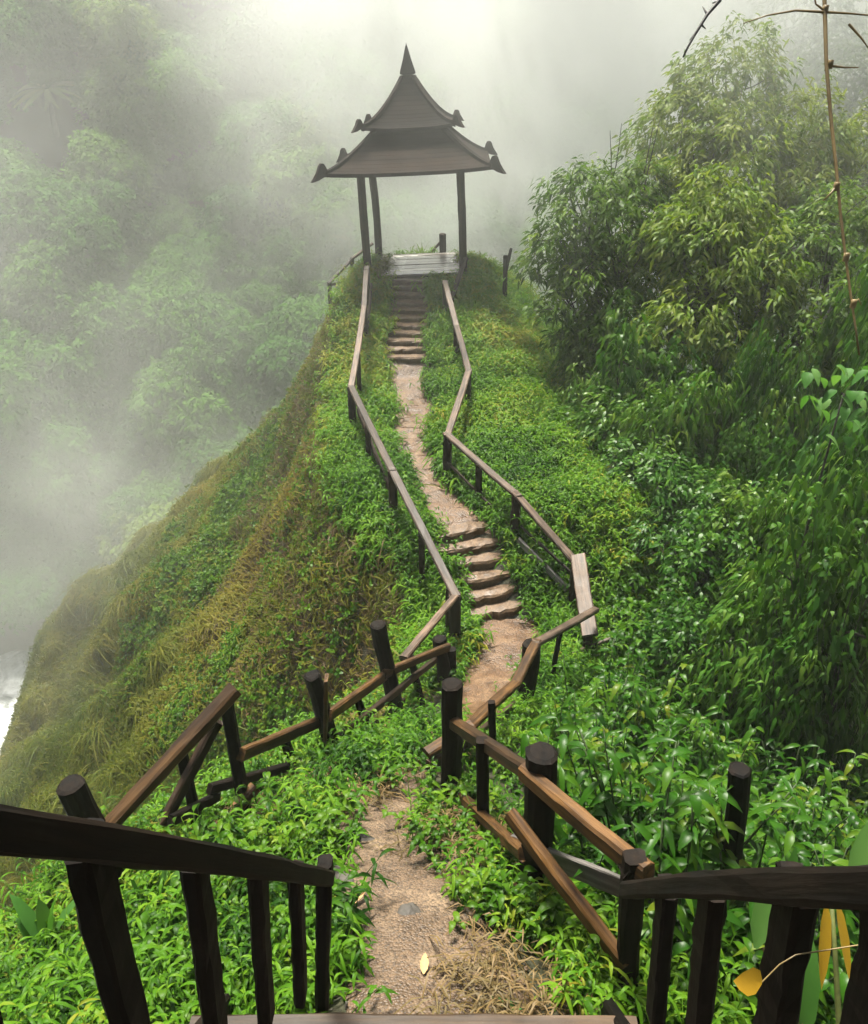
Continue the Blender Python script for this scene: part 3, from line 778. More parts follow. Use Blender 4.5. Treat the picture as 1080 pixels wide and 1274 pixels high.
# tuft and clump meshes for the ground cover
SRC = bpy.data.collections.new('cover_sources')     # not linked: only instanced
def source(name, V, F, mat):
    c = bpy.data.collections.get(name) or bpy.data.collections.new(name)
    o = bpy.data.objects.new(name + '_tuft', fast_mesh(name, V, F, mat))
    c.objects.link(o)
    return c
def small_leaf_clump(name, n, h, ll, lw, mat, droop=0.7, zr=(0.1, 0.8), spread=0.10, nv=4, fine=False):
    for v in range(nv):
        nst = max(3, n // 6)
        base = np.concatenate([rng.normal(0, spread, (nst, 2)), np.zeros((nst, 1))], 1)
        sd_ = unit(np.concatenate([rng.normal(0, 0.35, (nst, 2)), np.ones((nst, 1))], 1))
        si = rng.integers(0, nst, n); t = rng.uniform(0.15, 1.0, n)
        org = base[si] + sd_[si] * (h * t)[:, None]
        d = rand_dirs(n, *zr)
        L = ll * rng.uniform(0.65, 1.25, n)
        V, F, k = leaves(org, d, L, lw * rng.uniform(0.8, 1.2, n), droop, 0.25, None, fine)
        c = source(name, V, F, mat)
    return c
def blade_tuft(name, n, ll, lw, mat, spread=0.05, droop=0.9, zr=(0.4, 0.95), nv=4):
    for v in range(nv):
        org = np.concatenate([rng.normal(0, spread, (n, 2)), np.full((n, 1), -0.02)], 1)
        d = rand_dirs(n, *zr)
        V, F, k = leaves(org, d, ll * rng.uniform(0.6, 1.3, n), lw, droop)
        c = source(name, V, F, mat)
    return c
def weed_clump(name, nst, h, nl, ll, lw, mat, droop, nv=5, lean=0.35, zr=(0.15, 0.75)):
    for v in range(nv):
        O = []; D = []; S = []; parts = []
        for j in range(nst):
            b = np.array([rng.normal(0, 0.05), rng.normal(0, 0.05), -0.02]); tip = b + h * rng.uniform(0.5, 1.15) * np.array([rng.normal(0, lean), rng.normal(0, lean), 1.0])
            ph = rng.uniform(0, 6.28); m = rng.integers(nl - 2, nl + 3)
            parts.append(tube(bend(b, tip, 4, 0.1), 0.0035, 0.002, 3))
            for i in range(m):
                s = 0.42 + 0.58 * i / (m - 1); a = ph + i * 2.6
                O.append(b + (tip - b) * s); zz = rng.uniform(*zr) + 0.25 * (i == m - 1); D.append((math.cos(a), math.sin(a), zz)); S.append(rng.uniform(0.6, 1.2) * (1.1 - 0.35 * s))
        O = np.array(O); D = unit(np.array(D)); S = np.array(S)
        V, F, k = leaves(O, D, ll * S, lw * S ** 0.5 * rng.uniform(0.8, 1.2, len(S)), droop, 0.4, rng.normal(0, 0.35, len(S)), True)
        V, F = join([(V, F)] + parts)
        c = source(name, V, F, mat)
    return c
C_ridge = small_leaf_clump('ridge_clump', 26, 0.22, 0.155, 0.025, M_ridgeleaf, 0.85, (0.0, 0.85), 0.07, 5)
C_near = weed_clump('near_weed', 4, 0.30, 7, 0.155, 0.022, M_ridgeleaf, 0.85, 6)
C_broad = weed_clump('broad_weed', 4, 0.30, 7, 0.115, 0.040, M_broadI, 0.7, 5)
C_mid = weed_clump('mid_weed', 7, 0.30, 7, 0.15, 0.026, M_ridgeleaf, 0.9, 5, 0.45)
C_vine = small_leaf_clump('vine_clump', 26, 0.09, 0.058, 0.038, M_broadI, 0.35, (-0.2, 0.7), 0.12, 4)
C_flank = blade_tuft('flank_tuft', 30, 0.62, 0.020, M_flank, 0.10, 1.0, (0.15, 0.95))
C_dead = blade_tuft('dead_tuft', 30, 0.42, 0.015, M_dead, 0.09, 1.15, (0.0, 0.9))
C_blade = blade_tuft('grass_tuft', 16, 0.26, 0.013, M_ridgeleaf, 0.04, 0.8, (0.35, 0.95))

def scatter(name, pts, nrm, align, scale, tint, coll):
    """stuff: instances of a collection's tufts on points"""
    n = len(pts)
    me = bpy.data.meshes.new(name)
    me.vertices.add(n); me.vertices.foreach_set('co', np.asarray(pts, np.float32).ravel())
    up = unit(np.array([0, 0, 1.0]) * (1 - align) + nrm * align)
    yaw = rng.uniform(0, 2 * math.pi, n)
    a = np.stack([np.cos(yaw), np.sin(yaw), np.zeros(n)], -1)
    ex = unit(a - up * np.sum(a * up, 1, keepdims=True)); ey = np.cross(up, ex)
    ry = np.arcsin(np.clip(-ex[:, 2], -1, 1)); rx = np.arctan2(ey[:, 2], up[:, 2]); rz = np.arctan2(ex[:, 1], ex[:, 0])
    at = me.attributes.new('rot', 'FLOAT_VECTOR', 'POINT'); at.data.foreach_set('vector', np.stack([rx, ry, rz], -1).astype(np.float32).ravel())
    at = me.attributes.new('scl', 'FLOAT', 'POINT'); at.data.foreach_set('value', np.asarray(scale, np.float32))
    at = me.attributes.new('tint', 'FLOAT', 'POINT'); at.data.foreach_set('value', np.asarray(tint, np.float32))
    at = me.attributes.new('pick', 'INT', 'POINT'); at.data.foreach_set('value', rng.integers(0, 100, n).astype(np.int32))
    o = obj(name, me)
    g = bpy.data.node_groups.new(name, 'GeometryNodeTree')
    g.interface.new_socket('Geometry', in_out='INPUT', socket_type='NodeSocketGeometry')
    g.interface.new_socket('Geometry', in_out='OUTPUT', socket_type='NodeSocketGeometry')
    N = g.nodes; L = g.links
    gi = N.new('NodeGroupInput'); go = N.new('NodeGroupOutput')
    ip = N.new('GeometryNodeInstanceOnPoints'); ci = N.new('GeometryNodeCollectionInfo')
    ci.inputs['Collection'].default_value = coll; ci.inputs['Separate Children'].default_value = True; ci.inputs['Reset Children'].default_value = True
    def na(nm, ty):
        q = N.new('GeometryNodeInputNamedAttribute'); q.data_type = ty; q.inputs['Name'].default_value = nm; return q
    er = N.new('FunctionNodeEulerToRotation')
    L.new(na('rot', 'FLOAT_VECTOR').outputs['Attribute'], er.inputs[0])
    L.new(gi.outputs[0], ip.inputs['Points']); L.new(ci.outputs[0], ip.inputs['Instance'])
    ip.inputs['Pick Instance'].default_value = True
    L.new(na('pick', 'INT').outputs['Attribute'], ip.inputs['Instance Index'])
    L.new(er.outputs[0], ip.inputs['Rotation']); L.new(na('scl', 'FLOAT').outputs['Attribute'], ip.inputs['Scale'])
    L.new(ip.outputs[0], go.inputs[0])
    md = o.modifiers.new('cover', 'NODES'); md.node_group = g
    return o
def sample(n, x0, x1, y0, y1, relx=False, margin=0.22):
    y = rng.uniform(y0, y1, n); x = rng.uniform(x0, x1, n)
    if relx: x = x + path_x(y)
    z = H(x, y)
    p = np.stack([x, y, z], -1)
    return p[inview(p, margin)]
def offpath(p, m=0.0, soft=0.12):
    dx = np.abs(p[:, 0] - path_x(p[:, 1])); w = path_w(p[:, 1])
    on = (p[:, 1] > 1.7) & (p[:, 1] < 18.45)
    jag = 0.20 * fbm(p[:, 0] * 1.7, p[:, 1] * 1.7, 3)
    inside = on & (dx < w + m + jag + rng.normal(0, soft, len(p)) * 0.5)
    deck = (np.abs(p[:, 0] - PX) < 1.12) & (p[:, 1] > 18.3) & ((p[:, 1] < 20.9) | (rng.random(len(p)) < 0.75))
    st_ = (p[:, 1] < 2.12) & (np.abs(p[:, 0]) < 1.15)
    return p[~inside & ~deck & ~st_]
def dleft(p):   # how far beyond the ridge's left edge
    return path_x(p[:, 1]) - p[:, 0] - np.interp(p[:, 1], ED, EL)
def put(name, label, cat, p, coll, smin, smax_, align, tint, lift=0.0):
    p = p + np.array([0, 0, lift])
    n = len(p)
    mound = np.clip(0.5 + 1.5 * fbm(p[:, 0] * 1.9 + 60, p[:, 1] * 1.9, 2), 0, 1)      # plants grow in taller and shorter patches
    sz_ = smin + (smax_ - smin) * np.clip(0.55 * mound + 0.45 * rng.random(n), 0, 1)
    o = scatter(name, p, normal(p[:, 0], p[:, 1]), align, sz_, tint, coll)
    return tag(o, label, cat, kind='stuff')

# bright small-leaved cover on the ridge top and the right bank
p = offpath(sample(36000, -1.8, 4.8, 8.2, 21.6, True), 0.07)
dl = dleft(p); p = p[dl < rng.uniform(-0.3, 0.6, len(p))]
gap = fbm(p[:, 0] * 1.5 + 12, p[:, 1] * 1.5, 3)
p = p[gap > rng.uniform(-0.40, 0.10, len(p))]
nz = fbm(p[:, 0] * 0.6, p[:, 1] * 0.6, 3)
pick = rng.random(len(p)); wd = fbm(p[:, 0] * 0.8 + 90, p[:, 1] * 0.8, 3) + rng.normal(0, 0.08, len(p))
tn = np.clip(0.46 + nz * 1.1 + 0.12 * (p[:, 1] > 15) + rng.normal(0, 0.16, len(p)), 0, 0.88)
m1 = wd > 0.0; m2 = (~m1) & (pick < 0.55); m3 = (~m1) & (pick >= 0.8)
put('ridge_grass', 'bright green small leaved cover over the ridge and the right bank', 'ground cover', p[m1], C_ridge, 0.5, 1.5, 0.4, tn[m1])
put('ridge_weeds', 'taller arching weeds among the small leaved cover on the right bank', 'ground cover', p[m2], C_mid, 0.5, 1.5, 0.3, tn[m2])
put('ridge_herbs', 'dark broad leaved herbs scattered over the ridge cover', 'ground cover', p[m3], C_broad, 0.5, 1.3, 0.3, np.clip(tn[m3] - 0.1, 0, 1))
# foreground cover beside the gravel path: weeds, herbs and grass in patches with dark gaps
p = offpath(sample(15000, -4.5, 2.2, 1.6, 8.6, True), 0.0)
p = p[dleft(p) < 1.5]
patch = fbm(p[:, 0] * 1.3 + 3, p[:, 1] * 1.3, 3)
p = p[patch > rng.uniform(-0.24, 0.18, len(p))]
rl_ = np.array([(b_[0], b_[1]) for b_ in (b0, b1, b2, b3, b4)])
tt_ = np.linspace(0, 1, 60); line = np.stack([np.interp(tt_, np.linspace(0, 1, 5), rl_[:, i]) for i in (0, 1)], -1)
dm = np.min(np.hypot(p[:, 0, None] - line[None, :, 0], p[:, 1, None] - line[None, :, 1]), 1)
p = p[(dm > 0.32) | (rng.random(len(p)) < 0.3)]
straw_at = [hit(*q) for q in ((470, 925), (505, 935), (440, 985), (395, 975), (452, 905), (600, 1075), (575, 1040), (640, 1235), (350, 1010))]
for q in straw_at:
    p = p[(np.hypot(p[:, 0] - q[0], p[:, 1] - q[1]) > 0.26) | (rng.random(len(p)) < 0.25)]
kind = fbm(p[:, 0] * 0.9 + 30, p[:, 1] * 0.9, 3) + rng.normal(0, 0.12, len(p))
a = p[kind > -0.05]; b = p[kind <= -0.05][::2]; c = p[::9]
o = put('path_edge_weeds', 'low bright leafy weeds along both sides of the gravel path', 'ground cover', a, C_near, 0.35, 1.45, 0.25,
    np.clip(0.34 + fbm(a[:, 0] * 1.5, a[:, 1] * 1.5, 3) * 1.2 + rng.normal(0, 0.17, len(a)), 0, 1))
put('path_edge_herbs', 'small broad leaved herbs between the gravel path and the railings', 'ground cover', b, C_broad, 0.35, 1.4, 0.25,
    np.clip(0.42 + rng.normal(0, 0.18, len(b)), 0, 1))
put('path_edge_grass', 'thin grass blades among the weeds beside the path', 'grass', c, C_blade, 0.6, 1.3, 0.2, np.clip(rng.normal(0.55, 0.2, len(c)), 0, 1))
# under the shrubs on the right
p = sample(2600, 1.4, 9.0, 2.0, 16.0, True); p = p[(p[:, 1] < 9.5) | (p[:, 0] - path_x(p[:, 1]) > 3.6)]
put('gully_undergrowth', 'dark green broad leaved undergrowth in the gully right of the ridge', 'ground cover', p, C_broad, 1.2, 2.2, 0.3,
    np.clip(0.25 + rng.normal(0, 0.15, len(p)), 0, 0.8))
# the steep left flank
p = sample(60000, -18, 0.5, 2.0, 24); dl = dleft(p); p = p[dl > -0.2]; dl = dleft(p)
band = fbm(p[:, 0] * 0.45 + 8, p[:, 1] * 0.45, 3) + 0.5 * fbm(p[:, 0] * 1.6, p[:, 1] * 1.6, 2) + rng.normal(0, 0.06, len(p))
top_ = dl < 1.9 + 4.5 * fbm(p[:, 0] * .5 + 70, p[:, 1] * .5, 2)
vine = (band > 0.06) & (dl < 6.5 + 10 * band) & ~(top_ & (p[:, 1] > 8) & (rng.random(len(p)) < 0.8))
dead = (~vine) & (dl < 3.2 + 3.5 * fbm(p[:, 0] * .8, p[:, 1] * .8 + 40, 2)) & (p[:, 1] > 6.5) & (rng.random(len(p)) < 0.75)
rest = ~vine & ~dead
a = p[rest]; ta = np.clip(0.45 + 1.1 * fbm(a[:, 0] * 0.5 + 4, a[:, 1] * 0.5, 3) + rng.normal(0, 0.12, len(a)), 0, 1)
put('hanging_grass', 'soft olive grass hanging down the steep left flank of the ridge', 'grass', a, C_flank, 0.8, 1.5, 0.9, ta)
a = p[vine]; put('creeping_vine', 'patches of round leaved green creeper on the left flank', 'ground cover', a, C_vine, 0.8, 1.6, 0.9,
    np.clip(0.5 + rng.normal(0, 0.17, len(a)), 0, 0.9), 0.03)
a = p[dead]; put('dead_grass', 'brown dead grass hanging below the left ridge railing', 'grass', a, C_dead, 0.8, 1.6, 0.8,
    np.clip(0.4 + 1.2 * fbm(a[:, 0], a[:, 1], 2) + rng.normal(0, 0.15, len(a)), 0, 1))
# straw-coloured litter in the dip
p = np.concatenate([np.stack([q[0] + rng.normal(0, 0.2, 22), q[1] + rng.normal(0, 0.2, 22), np.zeros(22)], -1) for q in straw_at])
p[:, 2] = H(p[:, 0], p[:, 1]) + 0.10
put('dry_straw', 'tufts of orange brown dry straw beside the dip in the path', 'grass', p, C_dead, 0.4, 0.8, 0.3, np.clip(rng.normal(0.75, 0.2, len(p)), 0, 1))
p = np.concatenate([np.stack([q[0] + rng.normal(0, 0.3, 26), q[1] + rng.normal(0, 0.3, 26), np.zeros(26)], -1) for q in (PY(598, 352, 18.0), PY(640, 355, 17.9), PY(665, 372, 17.4), PY(620, 345, 18.4))])
p[:, 2] = H(p[:, 0], p[:, 1]) + 0.03
put('orange_grass', 'orange brown dying plants on the crest right of the pavilion', 'grass', p, C_dead, 0.6, 1.3, 0.3, np.clip(rng.normal(0.85, 0.2, len(p)), 0, 1))
q = PY(527, 330, 21.1)
gc = thing('grass_clump', 'pale tall grass clump growing behind the pavilion deck', 'grass', (q[0], q[1], float(H(q[0], q[1]))))
for k in range(46):
    d_ = rand_dirs(1, 0.6, 0.98)
    V, F, kk = leaves(rng.normal(0, 0.18, (1, 3)) * np.array([1, 1, 0]), d_, rng.uniform(0.5, 0.95), 0.03, 0.35)
    obj('blade', fast_mesh('blade', V, F, leaf_pale, True, {'tint': np.full(len(V), rng.uniform(0.5, 0.9))}), gc)
# ------------------------------------------------------------------ trees, shrubs and plants
def foliage(lobes, per_m2, nleaf, ll, lw, droop, zlow=-0.35, inner=0.35, dzr=(-0.7, 0.35), out_bias=0.9, tint0=0.5):
    """leaf clusters through the outer volume of several lobes"""
    org = []; dr = []; tt = []
    for (c, r) in lobes:
        c = np.asarray(c, float); r = np.asarray(r, float) * np.ones(3)
        area = 4 * math.pi * (np.mean(r) ** 2)
        n = int(per_m2 * area)
        d = rand_dirs(n, zlow, 1.0)
        lump = 1 + 0.30 * (vnoise(d[:, 0] * 2.2 + c[0] * 3 + 50, d[:, 1] * 2.2 + d[:, 2] * 1.7 + 50) - 0.5) * 2
        rad = lump * np.where(rng.random(n) < inner, rng.uniform(0.45, 0.9, n), rng.uniform(0.88, 1.06, n))
        q = c + d * r * rad[:, None]
        m = rng.integers(max(3, nleaf - 4), nleaf + 5, n)
        idx = np.repeat(np.arange(n), m); M = len(idx)
        ct_ = tint0 + 0.10 * d[:, 2] + rng.normal(0, 0.12, n)
        org.append(q[idx] + rng.normal(0, ll * 0.45, (M, 3)))
        ld = unit(d[idx] * out_bias * np.array([1, 1, 0.35]) + rand_dirs(M, *dzr) * 0.9)
        dr.append(ld); tt.append(ct_[idx] + rng.normal(0, 0.10, M))
    org = np.concatenate(org); dr = np.concatenate(dr); tt = np.concatenate(tt)
    n = len(org)
    V, F, k = leaves(org, dr, ll * rng.uniform(0.65, 1.2, n), lw * rng.uniform(0.8, 1.2, n), droop, 0.0, rng.normal(0, 0.6, n))
    return V, F, np.repeat(np.clip(tt, 0, 1), k)
def build_tree(name, label, cat, base, lobes, per_m2, nleaf, ll, lw, droop, mat, trunk_r, group=None, tint0=0.5, spikes=0, inner=0.35, zlow=-0.35):
    base = np.asarray(base, float)
    t = thing(name, label, cat, tuple(base), group)
    L = [(np.asarray(c) - base, r) for c, r in lobes]
    V, F, tt = foliage(L, per_m2, nleaf, ll, lw, droop, zlow, inner, tint0=tint0)
    obj('crown', fast_mesh('crown', V, F, mat, False, {'tint': tt}), t)
    cen = np.mean([c for c, r in L], 0); top = max(L, key=lambda q: q[0][2])[0]
    tr = bend((0, 0, -0.4), top * np.array([0.8, 0.8, 0.85]), 9, 0.08)
    obj('trunk', fast_mesh('trunk', *tube(tr, trunk_r, trunk_r * 0.25, 8), M_bark), t)
    for c, r in L:
        R = float(np.mean(np.asarray(r) * np.ones(3)))
        s = tr[min(len(tr) - 2, max(1, int(len(tr) * min(0.8, max(0.15, (c[2] - R) / max(top[2], 0.5) * 0.75)))))]
        parts = []
        m = bend(s, c, 7, 0.10, -0.05); parts.append(tube(m, trunk_r * 0.45, trunk_r * 0.14, 5))
        for k in range(7):
            e = c + rand_dirs(1, -0.3, 0.9)[0] * R * rng.uniform(0.75, 1.0)
            parts.append(tube(bend(m[rng.integers(3, 7)], e, 5, 0.12), trunk_r * 0.15, 0.006, 4))
        V, F = join(parts)
        obj('branch', fast_mesh('branch', V, F, M_bark), t)
    for k in range(spikes):
        e = top + np.array([rng.normal(0, 0.5), rng.normal(0, .3), rng.uniform(0.9, 1.6)])
        obj('bare_twig', fast_mesh('bare_twig', *tube(bend(e - np.array([rng.normal(0, .15), 0, 1.6]), e, 5, 0.05), 0.018, 0.005, 4), M_bark), t)
    return t
def lobe(px, py, z, rpx, sq=(1, 1, 0.85)):
    r = rpx * z / FPX
    return (P(px, py, z), np.array(sq) * r)
def foot(px, py, z):
    q = P(px, py, z); return (q[0], q[1], float(H(q[0], q[1])))
TL, TW = 0.19, 0.052
build_tree('broadleaf_tree', 'tallest pale green tree with drooping leaves fading into the mist', 'tree', foot(880, 330, 17.5),
    [lobe(905, 115, 17.2, 75), lobe(855, 175, 17.0, 75), lobe(965, 185, 17.2, 85), lobe(905, 215, 16.4, 85), lobe(1000, 260, 16.8, 70), lobe(825, 250, 16.8, 62), lobe(880, 300, 17, 80), lobe(960, 310, 17, 75), lobe(820, 330, 17, 70), lobe(1060, 200, 17.5, 75), lobe(900, 380, 17, 80)],
    9, 14, TL, TW, 0.55, M_tree, 0.13, 'drooping leaved trees in the gully', 0.66)
build_tree('broadleaf_tree', 'pale green tree with bare twigs on top next to the ridge crest', 'tree', foot(780, 385, 15.5),
    [lobe(735, 255, 15.6, 62), lobe(700, 300, 15.3, 48), lobe(775, 300, 15.5, 60), lobe(720, 345, 15.2, 42), lobe(790, 235, 16, 45), lobe(700, 385, 15.4, 40), lobe(760, 400, 15.4, 48), lobe(680, 335, 16.2, 38), lobe(750, 350, 16, 55), lobe(815, 370, 16, 60), lobe(725, 420, 15.6, 42)],
    9, 14, TL * 0.92, TW, 0.55, M_tree, 0.11, 'drooping leaved trees in the gully', 0.5, 5)
build_tree('broadleaf_tree', 'leafy tree with a rounded bright crown standing before the tallest tree', 'tree', foot(900, 430, 14.4),
    [lobe(885, 265, 14.6, 62), lobe(905, 320, 14.3, 70), lobe(850, 300, 14.5, 50), lobe(870, 385, 14.2, 55), lobe(945, 360, 14.2, 50), lobe(830, 425, 14.4, 48), lobe(900, 430, 14.2, 48)],
    9.5, 14, TL * 0.95, TW, 0.6, M_tree, 0.11, 'drooping leaved trees in the gully', 0.68)
build_tree('broadleaf_tree', 'wide loose tree filling the hillside by the hanging bamboo cane', 'tree', foot(1030, 430, 14.6),
    [lobe(1000, 320, 14.6, 62), lobe(1040, 280, 15, 58), lobe(1030, 390, 14.2, 60), lobe(975, 410, 14.2, 50), lobe(1085, 350, 14.6, 60), lobe(1000, 450, 14.4, 55), lobe(1075, 440, 14.4, 60)],
    9, 13, TL * 0.9, TW, 0.5, M_tree, 0.10, 'drooping leaved trees in the gully', 0.5)
for (cx, cy, z, r, lab) in ((1045, 120, 24, 80, 'dim tree behind the tallest tree at the foot of the misty hillside'), (1000, 40, 27, 70, 'faint tree high on the misty hillside behind the tallest tree'), (1075, 225, 20, 60, 'dusky tree crown in shade behind the bamboo cane')):
    build_tree('hillside_tree', lab, 'tree', foot(cx, cy + 200, z), [lobe(cx, cy, z, r), lobe(cx - r * .6, cy + r * .8, z, r * .7), lobe(cx + r * .6, cy + r * .7, z - .5, r * .8), lobe(cx - 10, cy + r * 1.6, z - 1, r * .8)],
        5, 10, 0.26, 0.09, 0.4, M_tree, 0.16, 'trees on the right hillside', 0.3)

# mid-height shrubs on the gully slope: three kinds, copied
def shrub_proto(k):
    r = np.random.default_rng(50 + k)
    L = [((0, 0, 0.95), (0.75, 0.75, 0.6))]
    for j in range(5):
        a = r.uniform(0, 6.28); q = r.uniform(0.35, 0.7)
        L.append(((q * math.cos(a), q * math.sin(a), r.uniform(0.5, 1.35)), r.uniform(0.35, 0.55)))
    ll, lw, dr = ((0.155, 0.055, 0.5), (0.135, 0.062, 0.35), (0.18, 0.048, 0.7))[k]
    t = build_tree('gully_shrub', 'dense dark green shrub on the gully slope right of the ridge', 'shrub', (0, 0, 0), L, 12, 9, ll, lw, dr, M_shrub, 0.05, 'dense shrubs filling the gully', 0.48, 0, 0.25)
    return t
protos = [shrub_proto(k) for k in range(3)]
used = [False] * 3
def place(protos, used, k, loc, s, rz, label=None, sz=None):
    t = protos[k] if not used[k] else copy_tree(protos[k])
    used[k] = True
    t.location = loc; t.scale = (s, s, sz or s); t.rotation_euler = (rng.normal(0, 0.06), rng.normal(0, 0.06), rz)
    if label: t['label'] = label
    return t
shr = [(770, 515, 13.5), (805, 575, 12.3), (835, 645, 11.1), (960, 455, 14.2), (1020, 440, 14.4), (905, 440, 14.3), (735, 428, 15.6), (790, 432, 15.0), (752, 455, 14.8), (800, 470, 14.2), (858, 462, 13.8), (925, 470, 13.5), (1000, 480, 13.0), (1065, 520, 12.2),
       (822, 520, 12.9), (880, 545, 12.4), (950, 540, 12.2), (1015, 575, 11.5),
       (860, 605, 11.6), (925, 620, 11.0), (985, 650, 10.5), (1060, 660, 10.0),
       (890, 690, 10.3), (955, 715, 9.7), (1030, 735, 9.2), (872, 760, 9.4), (935, 790, 8.8), (1005, 810, 8.4), (1075, 800, 8.2)]
for i, (px, py, z) in enumerate(shr):
    q = P(px, py, z); g = float(H(q[0], q[1]))
    hgt = max(q[2] - g, 0.7) / 1.45 * rng.uniform(0.7, 1.3)
    where = 'below the drooping leaved trees' if py < 500 and px < 980 else 'beside the heart leaved climber' if px > 980 and py < 680 else 'at the edge of the grassy bank' if px < 880 else 'behind the broad leaved thicket' if py > 740 else 'in the middle of the gully'
    lab = ('dense dark shrub with oval leaves ', 'rounded shrub with short wide leaves ', 'loose shrub with long narrow drooping leaves ')[i % 3] + where
    place(protos, used, i % 3, (q[0], q[1], g), 0.60 + 0.34 * rng.random(), rng.uniform(0, 6.28), lab, hgt * 1.0)
# upright broad-leaved plants on the near right bank
def plant_proto(k):
    t = thing('leafy_plant', 'upright broad leaved plant in the thicket right of the dip', 'plant', (0, 0, 0), 'broad leaved plants right of the dip')
    r = np.random.default_rng(80 + k)
    ns = 12; O = []; D = []; TT = []; st_parts = []
    for j in range(ns):
        a = r.uniform(0, 6.28); b = np.array([r.normal(0, 0.14), r.normal(0, 0.14), -0.1])
        tip = b + np.array([math.cos(a) * r.uniform(0.05, 0.4), math.sin(a) * r.uniform(0.05, 0.4), r.uniform(0.7, 1.25)])
        c = bend(b, tip, 6, 0.08); st_parts.append(tube(c, 0.009, 0.004, 4))
        nl = r.integers(11, 17); ph = r.uniform(0, 6.28); tn = r.normal(0.36, 0.15)
        for i in range(nl):
            s = 0.42 + 0.58 * i / (nl - 1); pos = b + (tip - b) * s + (c[min(5, int(s * 5))] - (b + (tip - b) * (min(5, int(s * 5)) / 5)))
            ang = ph + i * 2.4
            O.append(pos); D.append((math.cos(ang), math.sin(ang), r.uniform(0.05, 0.6))); TT.append(tn + 0.18 * (s - 0.5) + r.normal(0, 0.10) + (0.35 if r.random() < 0.02 else 0))
    O = np.array(O); D = unit(np.array(D)); n = len(O)
    V, F, kk = leaves(O, D, 0.155 * r.uniform(0.5, 1.25, n), 0.046 * r.uniform(0.7, 1.2, n), r.uniform(0.5, 1.1, n), 0.4, r.normal(0, 0.35, n), True)
    obj('foliage', fast_mesh('foliage', V, F, M_broad, True, {'tint': np.repeat(np.clip(TT, 0, 1), kk)}), t)
    V, F = join(st_parts); obj('stem', fast_mesh('stem', V, F, plain_mat('green_stem', (0.03, 0.05, 0.012), 0.6)), t)
    return t
pp = [plant_proto(k) for k in range(5)]; pu = [False] * 5
cnt = 0
for py in range(830, 1130, 30):
    for px in range(640, 1150, 46):
        X_ = px + rng.uniform(-22, 22); Y_ = py + rng.uniform(-16, 16)
        lim = np.interp(Y_, [820, 860, 930, 1000, 1080, 1130], [765, 730, 725, 775, 860, 920])
        if X_ < lim or (abs(X_ - 912) < 55 and 965 < Y_ < 1120): continue
        q = hit(X_, Y_, 0.8, 2.0)
        if q[1] < 2.4: continue
        g = float(H(q[0], q[1]))
        where = 'around the lone black post' if math.hypot(X_ - 915, Y_ - 1010) < 75 else 'against the lower right railing' if X_ < lim + 70 else 'behind the right stair handrail' if Y_ > 1050 else 'at the foot of the gully shrubs' if Y_ < 890 else 'in the thicket right of the dip'
        place(pp, pu, cnt % 5, (q[0], q[1], g), rng.uniform(0.75, 1.1), rng.uniform(0, 6.28), 'upright broad leaved green plant ' + where); cnt += 1
print('plants', cnt)
#@@FAR

# ------------------------------------------------------------------ far hillsides: forest too misty to count
def far_crown(nv=4):
    for v in range(nv):
        L = [((0, 0, 0.55), 0.5)] + [((rng.normal(0, 0.38), rng.normal(0, 0.38), rng.uniform(0.25, 0.9)), rng.uniform(0.25, 0.42)) for _ in range(6)]
        V, F, tt = foliage(L, 130, 9, 0.062, 0.030, 0.4, -0.4, 0.15)
        c = source('far_crown', V, F, M_far)
    return c
C_far = far_crown()
p = np.concatenate([sample(9000, -75, 60, 26, 92, False, 0.12), sample(2600, 9, 34, 8, 40, False, 0.12)])
rz_ = ridge_z(p[:, 0], p[:, 1])
p = p[(p[:, 2] > RIVER_Z + 1.6) & (p[:, 2] > rz_ + 0.8)]
keep = rng.random(len(p)) < np.clip(40 / p[:, 1], 0.4, 1)
p = p[keep]
fern_at = hit(70, 165, 0.0, 10)
p = p[np.hypot(p[:, 0] - fern_at[0], p[:, 1] - fern_at[1] + 1.2) > 2.6]
sz = rng.uniform(1.2, 3.0, len(p)) * np.where(rng.random(len(p)) < 0.18, 1.7, 1.0)
o = scatter('hillside_forest', p - np.array([0, 0, 0.2]), normal(p[:, 0], p[:, 1], 1.0), 0.25, sz, np.clip(0.45 + 0.9 * fbm(p[:, 0] * .15, p[:, 2] * .15, 3) + rng.normal(0, 0.14, len(p)), 0, 1), C_far)
tag(o, 'misty green forest covering the far hillside', 'forest', kind='stuff')

# river with white water
m, n, l, out = new_mat('white_water')
geo = n.new('ShaderNodeNewGeometry'); nz = n.new('ShaderNodeTexNoise'); nz.inputs['Scale'].default_value = 0.9; nz.inputs['Detail'].default_value = 8; nz.inputs['Distortion'].default_value = 1.5
l.new(geo.outputs['Position'], nz.inputs['Vector'])
r = ramp(n, [(0.35, (0.18, 0.20, 0.19)), (0.62, (0.62, 0.64, 0.64))]); l.new(nz.outputs['Fac'], r.inputs[0])
pr = n.new('ShaderNodeBsdfPrincipled'); l.new(r.outputs[0], pr.inputs['Base Color']); pr.inputs['Roughness'].default_value = 0.4
bp = n.new('ShaderNodeBump'); bp.inputs['Distance'].default_value = 0.4; l.new(nz.outputs['Fac'], bp.inputs['Height']); l.new(bp.outputs[0], pr.inputs['Normal'])
l.new(pr.outputs[0], out.inputs[0])
ys = np.arange(10, 46, 0.6); xs = np.arange(-48, 14, 0.6)
X, Y = np.meshgrid(xs, ys); Zr = RIVER_Z + 0.5 * fbm(X * 0.5, Y * 0.5, 3)
ii = (np.arange(len(ys) - 1)[:, None] * len(xs) + np.arange(len(xs) - 1)[None]).ravel()
